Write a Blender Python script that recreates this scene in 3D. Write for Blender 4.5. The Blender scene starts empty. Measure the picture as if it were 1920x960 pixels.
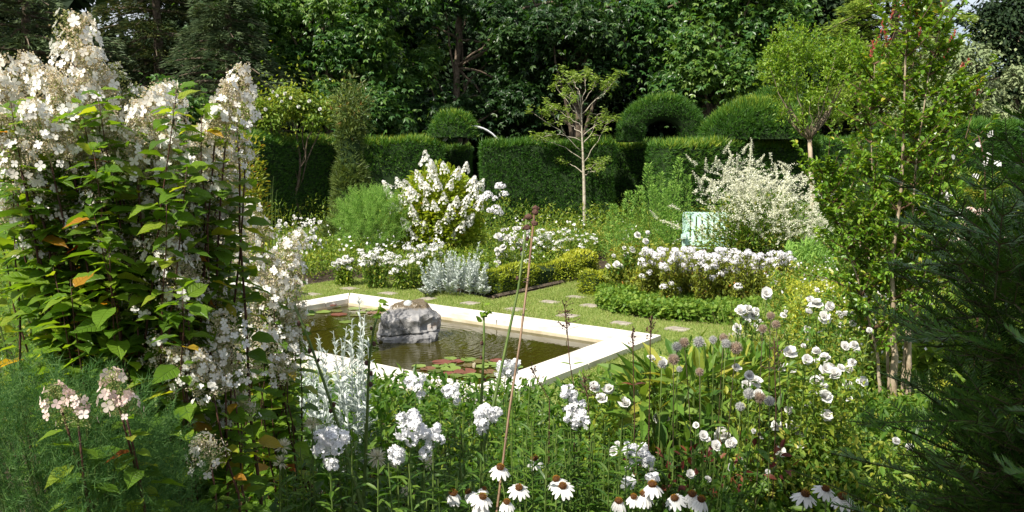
import bpy, math, numpy as np
from math import radians as R, pi

# ---------------------------------------------------------------- camera, world, sun
sc = bpy.context.scene
COL = sc.collection
F, PITCH, CH = 1500.0, 0.113, 1.95          # focal length in photo pixels, pitch, eye height
cam_d = bpy.data.cameras.new('camera'); cam = bpy.data.objects.new('camera', cam_d); COL.objects.link(cam)
cam.location = (0, 0, CH); cam.rotation_euler = (pi/2 - PITCH, 0, 0)
cam_d.sensor_width = 36; cam_d.lens = 36*F/1920; cam_d.clip_start = .05; cam_d.clip_end = 2000
sc.camera = cam
SUN_EL = R(48); SX, SY = -0.67, -0.742        # horizontal direction towards the sun
w = bpy.data.worlds.new('World'); sc.world = w; w.use_nodes = True
nt = w.node_tree; bg = nt.nodes['Background']
sky = nt.nodes.new('ShaderNodeTexSky'); sky.sky_type = 'NISHITA'; sky.sun_disc = False
sky.sun_elevation = SUN_EL; sky.sun_rotation = math.atan2(SX, SY); sky.air_density = 1.0; sky.dust_density = 1.5
tc = nt.nodes.new('ShaderNodeTexCoord'); nz = nt.nodes.new('ShaderNodeTexNoise'); nz.inputs['Scale'].default_value = 2.2
nz.inputs['Detail'].default_value = 6; nt.links.new(tc.outputs['Generated'], nz.inputs['Vector'])
rp = nt.nodes.new('ShaderNodeValToRGB'); rp.color_ramp.elements[0].position = .42; rp.color_ramp.elements[1].position = .62
nt.links.new(nz.outputs['Fac'], rp.inputs['Fac'])
mx = nt.nodes.new('ShaderNodeMix'); mx.data_type = 'RGBA'; mx.inputs['B'].default_value = (9, 9.3, 9.8, 1)
nt.links.new(rp.outputs['Color'], mx.inputs['Factor']); nt.links.new(sky.outputs['Color'], mx.inputs['A'])
nt.links.new(mx.outputs['Result'], bg.inputs['Color']); bg.inputs['Strength'].default_value = 0.075
sl = bpy.data.lights.new('sun', 'SUN'); sl.energy = 5.0; sl.angle = R(.5); sl.color = (1, .94, .83)
so = bpy.data.objects.new('sun', sl); COL.objects.link(so)
SUNV = np.array([SX*math.cos(SUN_EL), SY*math.cos(SUN_EL), math.sin(SUN_EL)])
from mathutils import Vector, Matrix
so.rotation_euler = Vector(SUNV).to_track_quat('Z', 'Y').to_euler(); so.location = (-12, -10, 20)
sc.view_settings.view_transform = 'Standard'; sc.view_settings.look = 'None'
sc.view_settings.exposure = 0.72; sc.view_settings.gamma = 1
sc.render.engine = 'CYCLES'
cy = sc.cycles; cy.max_bounces = 7; cy.diffuse_bounces = 3; cy.glossy_bounces = 2; cy.transmission_bounces = 4
cy.transparent_max_bounces = 4; cy.use_denoising = True; cy.sample_clamp_indirect = 4
cy.caustics_reflective = False; cy.caustics_refractive = False

# ---------------------------------------------------------------- helpers
def ray(px, py):
    return np.array([(px-960)/F, math.cos(PITCH)+(480-py)/F*math.sin(PITCH), -math.sin(PITCH)+(480-py)/F*math.cos(PITCH)])
def at(px, py, Y):
    d = ray(px, py); return np.array([0, 0, CH]) + d*(Y/d[1])
def on(px, py, z=0.):
    d = ray(px, py); return np.array([0, 0, CH]) + d*((z-CH)/d[2])
def norm(a):
    return a/np.maximum(np.linalg.norm(a, axis=-1, keepdims=True), 1e-9)
def rg(s): return np.random.default_rng(s)
def rdir(g, n, up=0., flat=1.):
    v = g.normal(size=(n, 3)); v[:, 2] = v[:, 2]*flat + up; return norm(v)
def A(*p): return np.array(p, float)

ORIG = {}
def props(o, label=None, cat=None, group=None, kind=None):
    if label: o['label'] = label
    if cat: o['category'] = cat
    if group: o['group'] = group
    if kind: o['kind'] = kind
def thing(name, label, cat, loc, group=None, kind=None, rz=0):
    o = bpy.data.objects.new(name, None); COL.objects.link(o); o.empty_display_size = .1
    o.location = tuple(float(v) for v in loc); o.rotation_euler.z = rz
    props(o, label, cat, group, kind); ORIG[o] = A(*loc); return o
def mesh(name, geo, mat, origin, smooth=False):
    V = []; T = []; Q = []; k = 0
    for g in geo:
        v, t, r = g
        V.append(v); T.append(t+k); Q.append(r); k += len(v)
    V = np.concatenate(V) - origin; T = np.concatenate(T); Q = np.concatenate(Q)
    me = bpy.data.meshes.new(name)
    me.vertices.add(len(V)); me.vertices.foreach_set('co', V.astype(np.float32).ravel())
    me.loops.add(len(T)*3); me.loops.foreach_set('vertex_index', T.astype(np.int32).ravel())
    me.polygons.add(len(T)); me.polygons.foreach_set('loop_start', np.arange(len(T), dtype=np.int32)*3)
    me.polygons.foreach_set('loop_total', np.full(len(T), 3, np.int32))
    a = me.attributes.new('rnd', 'FLOAT', 'POINT'); a.data.foreach_set('value', Q.astype(np.float32))
    me.polygons.foreach_set('use_smooth', np.full(len(T), smooth))
    me.update(calc_edges=True); me.validate(); me.materials.append(mat); return me
def part(name, geo, mat, parent, label=None, smooth=False, kind=None):
    if isinstance(geo, tuple): geo = [geo]
    me = mesh(name, geo, mat, ORIG[parent], smooth)
    o = bpy.data.objects.new(name, me); COL.objects.link(o); o.parent = parent; ORIG[o] = ORIG[parent]
    props(o, label, None, None, kind); return o
def solo(name, label, cat, geo, mat, loc=(0, 0, 0), group=None, kind=None, smooth=False):
    if isinstance(geo, tuple): geo = [geo]
    me = mesh(name, geo, mat, A(*loc), smooth)
    o = bpy.data.objects.new(name, me); COL.objects.link(o); o.location = tuple(float(v) for v in loc)
    if kind == 'structure': label_, cat_ = label, None
    else: label_, cat_ = label, cat
    props(o, label_, cat_, group, kind); ORIG[o] = A(*loc); return o
def put(name, me, parent, pos, rot=None, s=1.0, label=None):
    """a part that shares mesh data, placed at world pos under parent"""
    o = bpy.data.objects.new(name, me); COL.objects.link(o); o.parent = parent
    o.location = tuple(float(v) for v in (A(*pos)-ORIG[parent])); o.scale = (s, s, s)
    if rot is not None: o.rotation_euler = rot
    props(o, label); return o
def copy_tree(o, parent=None):
    c = o.copy(); COL.objects.link(c)
    if parent is not None: c.parent = parent
    for ch in list(o.children): copy_tree(ch, c)
    return c
def eul(axis, g=None, roll=None):
    q = Vector(tuple(float(v) for v in axis)).to_track_quat('Z', 'Y')
    r = roll if roll is not None else (g.uniform(0, 6.28) if g is not None else 0)
    from mathutils import Quaternion
    return (q @ Quaternion((0, 0, 1), r)).to_euler()

# ---- geometry
def scatter(T, pos, d, n, s, g, rnd=None):
    V, Fc = T; N = len(pos)
    y = norm(d); x = norm(np.cross(y, n)); z = np.cross(x, y)
    s = np.asarray(s, float)
    if s.ndim < 2: s = np.repeat(np.broadcast_to(s, (N,))[:, None], 3, 1)
    P = pos[:, None] + V[None, :, 0, None]*x[:, None]*s[:, None, 0:1] + V[None, :, 1, None]*y[:, None]*s[:, None, 1:2] + V[None, :, 2, None]*z[:, None]*s[:, None, 2:3]
    nv = len(V)
    FF = (Fc[None] + (np.arange(N)*nv)[:, None, None]).reshape(-1, 3)
    if rnd is None: rnd = g.random(N)
    return P.reshape(-1, 3), FF, np.repeat(rnd, nv)
def fan(n): return [[0, i, i+1] for i in range(1, n-1)]
def TT(v, f): return np.array(v, float), np.array(f, int)
QUAD = TT([(0, 0, 0), (.28, .5, .07), (0, 1, 0), (-.28, .5, .07)], [[0, 1, 2], [0, 2, 3]])
ROUND = TT([(0, 0, 0), (.38, .3, .06), (.33, .75, .05), (0, 1, 0), (-.33, .75, .05), (-.38, .3, .06)], [[0, 1, 2], [0, 2, 3], [0, 3, 4], [0, 4, 5]])
BLADE = TT([(-.03, 0, 0), (.03, 0, 0), (.022, .6, .08), (-.022, .6, .08), (0, 1, .25)], [[0, 1, 2], [0, 2, 3], [3, 2, 4]])
THIN = TT([(-.03, 0, 0), (.03, 0, 0), (0, 1, 0)], [[0, 1, 2]])
LANCE = TT([(0, 0, 0), (.1, .3, .05), (0, .3, 0), (-.1, .3, .05), (.09, .65, .02), (0, .65, -.03), (-.09, .65, .02), (0, 1, -.12)],
           [[0, 1, 2], [0, 2, 3], [1, 4, 5], [1, 5, 2], [2, 5, 6], [2, 6, 3], [4, 7, 5], [5, 7, 6]])
def ovate(rows, droop, fold, wav=0.):
    v = []; f = []
    for i, (t_, w_) in enumerate(rows):
        z = -droop*t_**1.8; k = wav*math.sin(i*2.3)
        v += [(w_, t_, z+fold*w_+k*w_), (0, t_, z-.01), (-w_, t_, z+fold*w_-k*w_)]
    for i in range(len(rows)-1):
        a = 3*i; f += [[a, a+3, a+4], [a, a+4, a+1], [a+1, a+4, a+5], [a+1, a+5, a+2]]
    n = len(v); v += [(.012, -.2, .02), (-.012, -.2, .02)]; f += [[n, 1, n+1]]; return TT(v, f)
OVATE = ovate([(0, .02), (.08, .13), (.22, .235), (.38, .27), (.55, .25), (.72, .175), (.86, .08), (.95, .028), (1.03, .002)], .26, .28, .18)
SMALLOV = TT([(0, 0, 0), (.2, .35, .1), (0, .4, 0), (-.2, .35, .1), (.17, .7, .05), (-.17, .7, .05), (0, 1, -.12)],
             [[0, 1, 2], [0, 2, 3], [1, 4, 2], [2, 5, 3], [4, 6, 2], [2, 6, 5]])
def star(k, w=.2, tipw=0, lob=1.):
    v = [(0, 0, 0)]; f = []
    for i in range(k):
        a = (i-(k-1)/2)*lob; c, s = math.cos(a), math.sin(a)
        L = 1-.25*abs(a)/1.6
        for (x, y) in ((w, .5), (0, 1), (-w, .5)):
            v.append((x*c+y*s*L, y*c*L-x*s, .05-.2*y*y))
        b = 1+3*i; f += [[0, b, b+1], [0, b+1, b+2]]
    return TT(v, f)
MAPLE = star(3, .2, lob=.95)
PALM5 = star(5, .13, lob=.75)
TUFT = TT([(-.1, 0, 0), (.1, 0, 0), (0, 1, 0), (0, 0, -.1), (0, .05, .12), (.5, .72, .1), (-.06, .1, -.1), (.05, .05, 0), (-.5, .75, -.1)], [[0, 1, 2], [3, 4, 5], [6, 7, 8]])
def petals(k, L=1., wd=.34, cup=.12, gap=0):
    v = [(0, 0, 0)]; f = []
    for i in range(k):
        a = 2*pi*i/k; c, s = math.cos(a), math.sin(a)
        b = len(v)
        for (x, y, z) in ((wd*.8, .42, cup*.5), (wd, .75, cup), (wd*.45, 1, cup*1.1), (-wd*.45, 1, cup*1.1), (-wd, .75, cup), (-wd*.8, .42, cup*.5)):
            v.append(((x*c+y*s)*L, (y*c-x*s)*L, z))
        f += [[0, b+j, b+j+1] for j in range(5)]
    V, Fc = TT(v, f); V = V[:, [0, 2, 1]]*np.array([1, 1, -1]); return V, Fc      # petals face +Y (template direction)
FLOR4 = petals(4, wd=.43); FLOR5 = petals(5, wd=.31, cup=.10)
DOT = TT([(1, 0, 0), (-.5, 0, .87), (-.5, 0, -.87), (0, 1, 0)], [[0, 1, 3], [1, 2, 3], [2, 0, 3]])
FL4S = TT([(0, 0, 0), (.5, .1, .5), (1, .2, 0), (.5, .1, -.5), (-.5, .1, -.5), (-1, .2, 0), (-.5, .1, .5), (0, .2, 1), (0, .2, -1)],
          [[0, 1, 2], [0, 2, 3], [0, 4, 5], [0, 5, 6], [0, 6, 7], [0, 7, 1], [0, 3, 8], [0, 8, 4]])

def tube(path, rad, n=6, rnd=.5, cap=True):
    P = np.asarray(path, float); m = len(P); rad = np.broadcast_to(np.asarray(rad, float), (m,))
    t = norm(np.gradient(P, axis=0)); ref = A(.31, .17, .93) if abs(t[0][2]) < .9 else A(1, .1, .05)
    x = norm(np.cross(t, ref)); y = np.cross(t, x)
    a = np.arange(n)*2*pi/n
    V = P[:, None]+rad[:, None, None]*(np.cos(a)[None, :, None]*x[:, None]+np.sin(a)[None, :, None]*y[:, None])
    V = V.reshape(-1, 3); i = np.arange(m-1)[:, None]*n; j = np.arange(n)[None]; k = (j+1) % n
    f = np.concatenate([np.stack([i+j, i+k, i+n+k], -1).reshape(-1, 3), np.stack([i+j, i+n+k, i+n+j], -1).reshape(-1, 3)])
    if cap:
        V = np.concatenate([V, P[:1], P[-1:]]); j = np.arange(n); k = (j+1) % n
        f = np.concatenate([f, np.stack([np.full(n, m*n), k, j], -1), np.stack([np.full(n, m*n+1), (m-1)*n+j, (m-1)*n+k], -1)])
    return V, f, np.full(len(V), rnd)
def bez(a, b, c, n=8):
    t = np.linspace(0, 1, n)[:, None]; return (1-t)**2*a+2*t*(1-t)*b+t*t*c
def wob(path, g, amp):
    P = np.array(path, float); m = len(P)
    k = g.normal(size=(m, 3))*amp; k[0] = 0; k[-1] = 0; return P+k
def tubes(P0, P1, P2, r0, r1, n=5, seg=5):
    """many quadratic-curve tubes at once"""
    out = [tube(bez(a, b, c, seg), np.linspace(x, y, seg), n, cap=False) for a, b, c, x, y in zip(P0, P1, P2, np.broadcast_to(r0, len(P0)), np.broadcast_to(r1, len(P0)))]
    return out
def box(c, s, rz=0, bev=0):
    x, y, z = s[0]/2, s[1]/2, s[2]/2; b = bev
    if b:
        pts = []; ring = [(x-b, y), (x, y-b), (x, -y+b), (x-b, -y), (-x+b, -y), (-x, -y+b), (-x, y-b), (-x+b, y)][::-1]
        for zz, k in ((-z, b), (-z+b, 0), (z-b, 0), (z, b)):
            for (px, py) in ring: pts.append((px-np.sign(px)*k, py-np.sign(py)*k, zz))
        V = np.array(pts); n = 8; f = []
        for i in range(3):
            for j in range(n):
                k = (j+1) % n; f += [[i*n+j, i*n+k, i*n+n+k], [i*n+j, i*n+n+k, i*n+n+j]]
        f += [[0, j+1, j] for j in range(1, n-1)]; f += [[24, 24+j, 24+j+1] for j in range(1, n-1)]
    else:
        V = np.array([(-x, -y, -z), (x, -y, -z), (x, y, -z), (-x, y, -z), (-x, -y, z), (x, -y, z), (x, y, z), (-x, y, z)], float)
        f = [[0, 2, 1], [0, 3, 2], [4, 5, 6], [4, 6, 7], [0, 1, 5], [0, 5, 4], [1, 2, 6], [1, 6, 5], [2, 3, 7], [2, 7, 6], [3, 0, 4], [3, 4, 7]]
    c_, s_ = math.cos(rz), math.sin(rz); M = np.array([[c_, -s_, 0], [s_, c_, 0], [0, 0, 1]])
    return V@M.T+A(*c), np.array(f), np.full(len(V), .5)
def xform(geo, M, t):
    V, f, r = geo; return V@np.asarray(M).T+t, f, r
def lathe(prof, n=24, jitter=None, g=None):
    """prof: list of (r, z); returns V,F"""
    m = len(prof); a = np.arange(n)*2*pi/n; V = []
    for (r, z) in prof:
        V.append(np.stack([r*np.cos(a), r*np.sin(a), np.full(n, z)], -1))
    V = np.concatenate(V)
    i = np.arange(m-1)[:, None]*n; j = np.arange(n)[None]; k = (j+1) % n
    f = np.concatenate([np.stack([i+j, i+k, i+n+k], -1).reshape(-1, 3), np.stack([i+j, i+n+k, i+n+j], -1).reshape(-1, 3)])
    return V, f, np.full(len(V), .5)
def sn(P, scale, seed=0, oct=3):
    """cheap smooth noise from summed sines, about -1..1"""
    g = rg(seed+9000); r = 0; amp = 1; tot = 0
    for o in range(oct):
        for _ in range(3):
            k = g.normal(size=P.shape[1]); k = k/np.linalg.norm(k)*scale*(2**o)*g.uniform(.7, 1.4)
            r = r+amp*np.sin(P@k+g.uniform(0, 6.28))
        tot += amp*1.8; amp *= .55
    return r/tot
def inpoly(x, y, poly):
    c = np.zeros(len(x), bool); n = len(poly)
    for i in range(n):
        x1, y1 = poly[i][:2]; x2, y2 = poly[(i+1) % n][:2]
        m = ((y1 > y) != (y2 > y)) & (x < (x2-x1)*(y-y1)/(y2-y1+1e-12)+x1); c ^= m
    return c
def sample_poly(poly, n, g):
    P = np.array([p[:2] for p in poly]); lo, hi = P.min(0), P.max(0); out = np.zeros((0, 2))
    while len(out) < n:
        q = g.uniform(lo, hi, (n*2, 2)); out = np.concatenate([out, q[inpoly(q[:, 0], q[:, 1], poly)]])
    return out[:n]
def sheet(poly, z, sub=None):
    """flat polygon, fan from ear clipping by mathutils"""
    from mathutils.geometry import tessellate_polygon
    pts = [Vector((float(p[0]), float(p[1]), 0)) for p in poly]
    f = tessellate_polygon([pts]); V = np.array([[p.x, p.y, z] for p in pts]); f = np.array(f)
    a = np.cross(V[f[:, 1]]-V[f[:, 0]], V[f[:, 2]]-V[f[:, 0]])[:, 2]; f[a < 0] = f[a < 0][:, ::-1]
    return V, f, np.full(len(V), .5)
def prism(poly, z0, z1):
    V, f, r = sheet(poly, z1); n = len(V); area = sum(V[i][0]*V[(i+1) % n][1]-V[(i+1) % n][0]*V[i][1] for i in range(n))
    B = V.copy(); B[:, 2] = z0; i = np.arange(n); k = (i+1) % n
    s = np.concatenate([np.stack([n+i, n+k, k], -1), np.stack([n+i, k, i], -1)])
    if area < 0: s = s[:, ::-1]
    return np.concatenate([V, B]), np.concatenate([f, s, f[:, ::-1]+n]), np.full(2*n, .5)
def surf_sample(V, f, n, g):
    a, b, c = V[f[:, 0]], V[f[:, 1]], V[f[:, 2]]; N = np.cross(b-a, c-a); ar = np.linalg.norm(N, axis=1)
    i = g.choice(len(f), n, p=ar/ar.sum()); u, v = g.random(n), g.random(n); m = u+v > 1; u[m] = 1-u[m]; v[m] = 1-v[m]
    return a[i]+u[:, None]*(b[i]-a[i])+v[:, None]*(c[i]-a[i]), norm(N[i])
def area(V, f): return np.linalg.norm(np.cross(V[f[:, 1]]-V[f[:, 0]], V[f[:, 2]]-V[f[:, 0]]), axis=1).sum()/2

# ---------------------------------------------------------------- materials
def node_mat(name):
    m = bpy.data.materials.new(name); m.use_nodes = True; nt = m.node_tree; b = nt.nodes['Principled BSDF']; return m, nt, b
def ramp(nt, fac, cols, pos=None):
    r = nt.nodes.new('ShaderNodeValToRGB'); e = r.color_ramp.elements
    n = len(cols); pos = pos or [i/(n-1) for i in range(n)]
    e[0].position, e[0].color = pos[0], (*cols[0], 1); e[1].position, e[1].color = pos[-1], (*cols[-1], 1)
    for i in range(1, n-1): k = e.new(pos[i]); k.color = (*cols[i], 1)
    nt.links.new(fac, r.inputs['Fac']); return r.outputs['Color']
def noise(nt, scale, detail=4, obj=True, rough=.5):
    t = nt.nodes.new('ShaderNodeTexCoord'); n = nt.nodes.new('ShaderNodeTexNoise'); n.inputs['Scale'].default_value = scale
    n.inputs['Detail'].default_value = detail; n.inputs['Roughness'].default_value = rough
    nt.links.new(t.outputs['Object'], n.inputs['Vector']); return n.outputs['Fac']
def leaf_mat(name, cols, pos=None, trans=.35, rough=.45, spec=.4, tcol=None, patch=0, k=1.0):
    if k == 1.0 and max(max(c) for c in cols) < .36 and name not in ('wood_leaf', 'seed_pod', 'lily_pad', 'flower_cone', 'globe_spike_brown', 'dark_red_leaf'): k = 1.5
    cols = [tuple(min(.87, q*k) for q in c) for c in cols]
    if k == 1.5: cols = [(c[0]*1.13, c[1]*1.05, c[2]*.66) for c in cols]
    m, nt, b = node_mat(name)
    at_ = nt.nodes.new('ShaderNodeAttribute'); at_.attribute_name = 'rnd'; fac = at_.outputs['Fac']
    if patch:
        n = noise(nt, patch, 2); a = nt.nodes.new('ShaderNodeMath'); a.operation = 'MULTIPLY_ADD'; a.inputs[1].default_value = .7; a.inputs[2].default_value = -.35
        nt.links.new(n, a.inputs[0]); a2 = nt.nodes.new('ShaderNodeMath'); a2.operation = 'ADD'; a2.use_clamp = True
        nt.links.new(fac, a2.inputs[0]); nt.links.new(a.outputs[0], a2.inputs[1]); fac = a2.outputs[0]
    c = ramp(nt, fac, cols, pos)
    nt.links.new(c, b.inputs['Base Color']); b.inputs['Roughness'].default_value = rough; b.inputs['Specular IOR Level'].default_value = spec
    if trans:
        t = nt.nodes.new('ShaderNodeBsdfTranslucent'); mi = nt.nodes.new('ShaderNodeMixShader'); mi.inputs['Fac'].default_value = trans
        h = nt.nodes.new('ShaderNodeMix'); h.data_type = 'RGBA'; h.blend_type = 'MULTIPLY'; h.inputs['Factor'].default_value = 1
        h.inputs['B'].default_value = (*(tcol or (1.5, 1.35, .6)), 1); nt.links.new(c, h.inputs['A'])
        nt.links.new(h.outputs['Result'], t.inputs['Color'])
        nt.links.new(b.outputs[0], mi.inputs[1]); nt.links.new(t.outputs[0], mi.inputs[2])
        nt.links.new(mi.outputs[0], nt.nodes['Material Output'].inputs['Surface'])
    return m
def plain(name, c1, c2=None, scale=8, rough=.7, bump=0, spec=.3, bscale=None):
    m, nt, b = node_mat(name)
    f = noise(nt, scale, 5)
    nt.links.new(ramp(nt, f, [c1, c2 or c1], [.35, .65]), b.inputs['Base Color'])
    b.inputs['Roughness'].default_value = rough; b.inputs['Specular IOR Level'].default_value = spec
    if bump:
        bp = nt.nodes.new('ShaderNodeBump'); bp.inputs['Strength'].default_value = bump; bp.inputs['Distance'].default_value = .02
        nt.links.new(noise(nt, bscale or scale*3, 6), bp.inputs['Height']); nt.links.new(bp.outputs[0], b.inputs['Normal'])
    return m

M = dict(
 soil=plain('soil', (.035, .024, .015), (.07, .05, .03), 6, .95, .6),
 turf=plain('turf', (.15, .21, .045), (.23, .27, .08), 3, .95, .4),
 grass=leaf_mat('grass_blades', [(.15, .23, .045), (.23, .31, .065), (.33, .38, .11), (.45, .40, .20)], [0, .45, .85, 1], .35, .6, .2, (1.2, 1.2, .7), patch=.9),
 bark=plain('bark', (.07, .05, .035), (.18, .14, .10), 12, .9, .8),
 bark_pale=plain('bark_pale', (.28, .24, .18), (.5, .45, .36), 14, .8, .4),
 bark_tan=plain('bark_tan', (.13, .10, .065), (.27, .22, .15), 10, .75, .3),
 cane=plain('cane', (.045, .022, .014), (.10, .045, .03), 30, .6, .2),
 twig=plain('twig', (.09, .05, .03), (.16, .10, .06), 25, .7, .2),
 stem=plain('green_stem', (.06, .11, .02), (.12, .17, .04), 20, .5, 0),
 darkstem=plain('dark_stem', (.035, .03, .015), (.07, .06, .025), 25, .7, 0),
 hyd_leaf=leaf_mat('hydrangea_leaf', [(.08, .17, .018), (.13, .25, .024), (.21, .33, .03), (.33, .38, .04), (.50, .24, .03), (.28, .06, .02)], [0, .5, .85, .975, .993, 1], .5, .40, .35, (1.6, 1.45, .45)),
 hyd2_leaf=leaf_mat('lime_hydrangea_leaf', [(.18, .28, .02), (.28, .38, .03), (.38, .46, .045), (.48, .32, .03)], [0, .5, .95, 1], .42, .45, .35, (1.5, 1.3, .5)),
 petal=leaf_mat('white_petal', [(.74, .73, .70), (.84, .83, .81)], None, .3, .6, .2, (1, 1, .97)),
 petal_cool=leaf_mat('phlox_petal', [(.78, .78, .80), (.86, .86, .87)], None, .3, .6, .2, (1, 1, 1)),
 petal_lil=leaf_mat('blush_phlox_petal', [(.74, .71, .75), (.86, .85, .87)], None, .3, .6, .2, (1, 1, 1)),
 petal_hyd=leaf_mat('hydrangea_petal', [(.70, .64, .54), (.80, .79, .73), (.86, .855, .83)], [0, .2, 1], .3, .6, .2, (1, 1, .95)),
 petal_pink=leaf_mat('pink_petal', [(.72, .66, .55), (.75, .55, .50), (.82, .72, .66)], None, .3, .6, .2, (1, .95, .9)),
 bud=leaf_mat('hydrangea_bud', [(.38, .42, .18), (.60, .52, .34), (.70, .62, .47), (.76, .70, .60)], None, .3, .8, .1, (1.1, 1, .8)),
 bud_green=leaf_mat('green_bud', [(.16, .22, .06), (.30, .34, .12), (.42, .42, .2)], None, .3, .8, .1, (1.2, 1.1, .7)),
 plume=leaf_mat('cream_plume', [(.60, .62, .42), (.76, .76, .60), (.84, .84, .75)], None, .3, .8, .1, (1, .97, .9)),
 silver=leaf_mat('silver_leaf', [(.38, .44, .40), (.55, .60, .56), (.70, .73, .70)], None, .2, .75, .15, (1, 1.02, .95)),
 phlox_leaf=leaf_mat('phlox_leaf', [(.020, .055, .010), (.040, .095, .016), (.08, .14, .028)], None, .38, .42, .35, (1.5, 1.7, .5)),
 olive_leaf=leaf_mat('olive_leaf', [(.06, .09, .02), (.11, .15, .03), (.19, .22, .04), (.22, .10, .04)], [0, .5, .96, 1], .35, .5, .3),
 bed_leaf=leaf_mat('bed_leaf', [(.04, .085, .015), (.075, .14, .022), (.12, .19, .035), (.19, .22, .04)], None, .38, .45, .35, (1.5, 1.4, .55), patch=1.2),
 lime_leaf=leaf_mat('lime_leaf', [(.035, .09, .017), (.065, .14, .026), (.115, .185, .042), (.22, .23, .06)], None, .38, .5, .3, (1.4, 1.25, .6), patch=1.2),
 clover=leaf_mat('clover_leaf', [(.045, .10, .02), (.08, .155, .03), (.14, .21, .05)], None, .35, .5, .25, (1.3, 1.3, .6)),
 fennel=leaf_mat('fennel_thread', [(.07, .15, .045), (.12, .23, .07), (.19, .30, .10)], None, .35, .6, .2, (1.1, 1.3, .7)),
 fennel_shaded=leaf_mat('fennel_thread_shaded', [(.035, .10, .025), (.065, .15, .04), (.13, .23, .06)], None, .35, .6, .2, (1.1, 1.3, .7), k=1.01),  # darker copy of the fennel tone, corner shade put into the colour
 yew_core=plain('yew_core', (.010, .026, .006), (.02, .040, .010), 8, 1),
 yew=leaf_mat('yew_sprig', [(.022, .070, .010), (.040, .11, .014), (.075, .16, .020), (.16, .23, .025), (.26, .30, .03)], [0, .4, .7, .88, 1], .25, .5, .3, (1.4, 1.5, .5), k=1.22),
 yew_near=leaf_mat('yew_needle', [(.022, .066, .014), (.038, .095, .018), (.075, .14, .025), (.18, .18, .035)], [0, .5, .97, 1], .15, .4, .4, (1.3, 1.5, .5)),
 box_leaf=leaf_mat('box_leaf', [(.08, .13, .016), (.15, .20, .025), (.28, .30, .04)], None, .25, .4, .4),
 col_leaf=leaf_mat('column_leaf', [(.03, .06, .02), (.055, .09, .028), (.10, .135, .045), (.17, .08, .045)], [0, .5, .93, 1], .2, .5, .35),
 gum_shaded=leaf_mat('shaded_gum_leaf', [(.010, .034, .009), (.020, .058, .014), (.040, .09, .02), (.09, .15, .035)], None, .34, .4, .45, (1.3, 1.6, .5), k=1.01),  # darker leaf tone, shade on the centre trees put into the colour
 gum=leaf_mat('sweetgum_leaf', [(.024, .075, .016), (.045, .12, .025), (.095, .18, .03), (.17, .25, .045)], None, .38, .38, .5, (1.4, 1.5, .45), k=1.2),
 wood=leaf_mat('wood_leaf', [(.008, .02, .008), (.016, .036, .012), (.03, .055, .016)], None, .15, .6, .2),
 cedar=leaf_mat('cedar_needle', [(.02, .042, .025), (.045, .075, .05), (.09, .13, .09)], None, .12, .6, .3, patch=.3),
 pine=leaf_mat('dark_conifer_needle', [(.012, .03, .012), (.03, .05, .018), (.07, .08, .03)], None, .12, .6, .3, patch=.3),
 cypress=leaf_mat('feathery_conifer', [(.07, .14, .03), (.13, .21, .05), (.21, .29, .08)], None, .3, .5, .3),
 silvertree=leaf_mat('silver_tree_leaf', [(.07, .11, .07), (.13, .175, .13), (.23, .28, .23)], None, .25, .6, .3, (1.1, 1.1, .9)),
 myrtle=leaf_mat('myrtle_leaf', [(.09, .20, .02), (.15, .29, .03), (.25, .38, .04), (.46, .40, .05)], [0, .5, .96, 1], .40, .35, .5, (1.6, 1.4, .4)),
 vase_leaf=leaf_mat('vase_tree_leaf', [(.12, .24, .022), (.20, .34, .035), (.32, .44, .06)], None, .45, .4, .4, (1.4, 1.3, .5)),
 redtip=leaf_mat('red_tip', [(.30, .03, .03), (.48, .08, .07), (.45, .18, .10)], None, .4, .5, .3, (1.2, 1, .9)),
 sumac=leaf_mat('small_tree_leaf', [(.17, .27, .04), (.24, .35, .06), (.32, .40, .09)], None, .4, .5, .3, (1.2, 1.2, .7)),
 yellowshrub=leaf_mat('yellow_shrub_leaf', [(.08, .13, .02), (.14, .19, .03), (.26, .26, .04), (.28, .07, .03)], [0, .5, .93, 1], .4, .5, .3),
 cone=leaf_mat('flower_cone', [(.05, .022, .01), (.15, .06, .012), (.36, .19, .02)], None, .1, .7, .2),
 cream=leaf_mat('cream_petal', [(.66, .60, .42), (.80, .77, .66)], None, .3, .7, .1, (1, 1, .9)),
 globe=leaf_mat('globe_spike', [(.24, .24, .23), (.44, .44, .43), (.60, .60, .58)], None, .2, .7, .2, (1, 1, 1)),
 globe_brown=leaf_mat('globe_spike_brown', [(.20, .14, .09), (.34, .26, .20), (.46, .38, .32)], None, .2, .7, .2, (1, 1, 1)),
 pod=plain('seed_pod', (.05, .025, .02), (.10, .05, .035), 40, .8, .4),
 red_leaf=leaf_mat('dark_red_leaf', [(.07, .02, .015), (.14, .03, .025), (.2, .07, .03)], None, .3, .5, .3, (1.2, .9, .8)),
 yew_twig=plain('yew_twig', (.03, .045, .015), (.07, .05, .025), 30, .7, 0),
 trunk_tan=plain('trunk_tan', (.26, .19, .12), (.44, .36, .26), 9, .8, .3),
 paint=plain('mint_paint', (.34, .50, .43), (.42, .58, .51), 5, .55, .1),
 metal=plain('pale_metal', (.55, .56, .58), (.68, .69, .70), 9, .35, .05, .6),
 bamboo=plain('bamboo', (.11, .06, .03), (.21, .13, .07), 10, .5, .1, .4),
)

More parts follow.
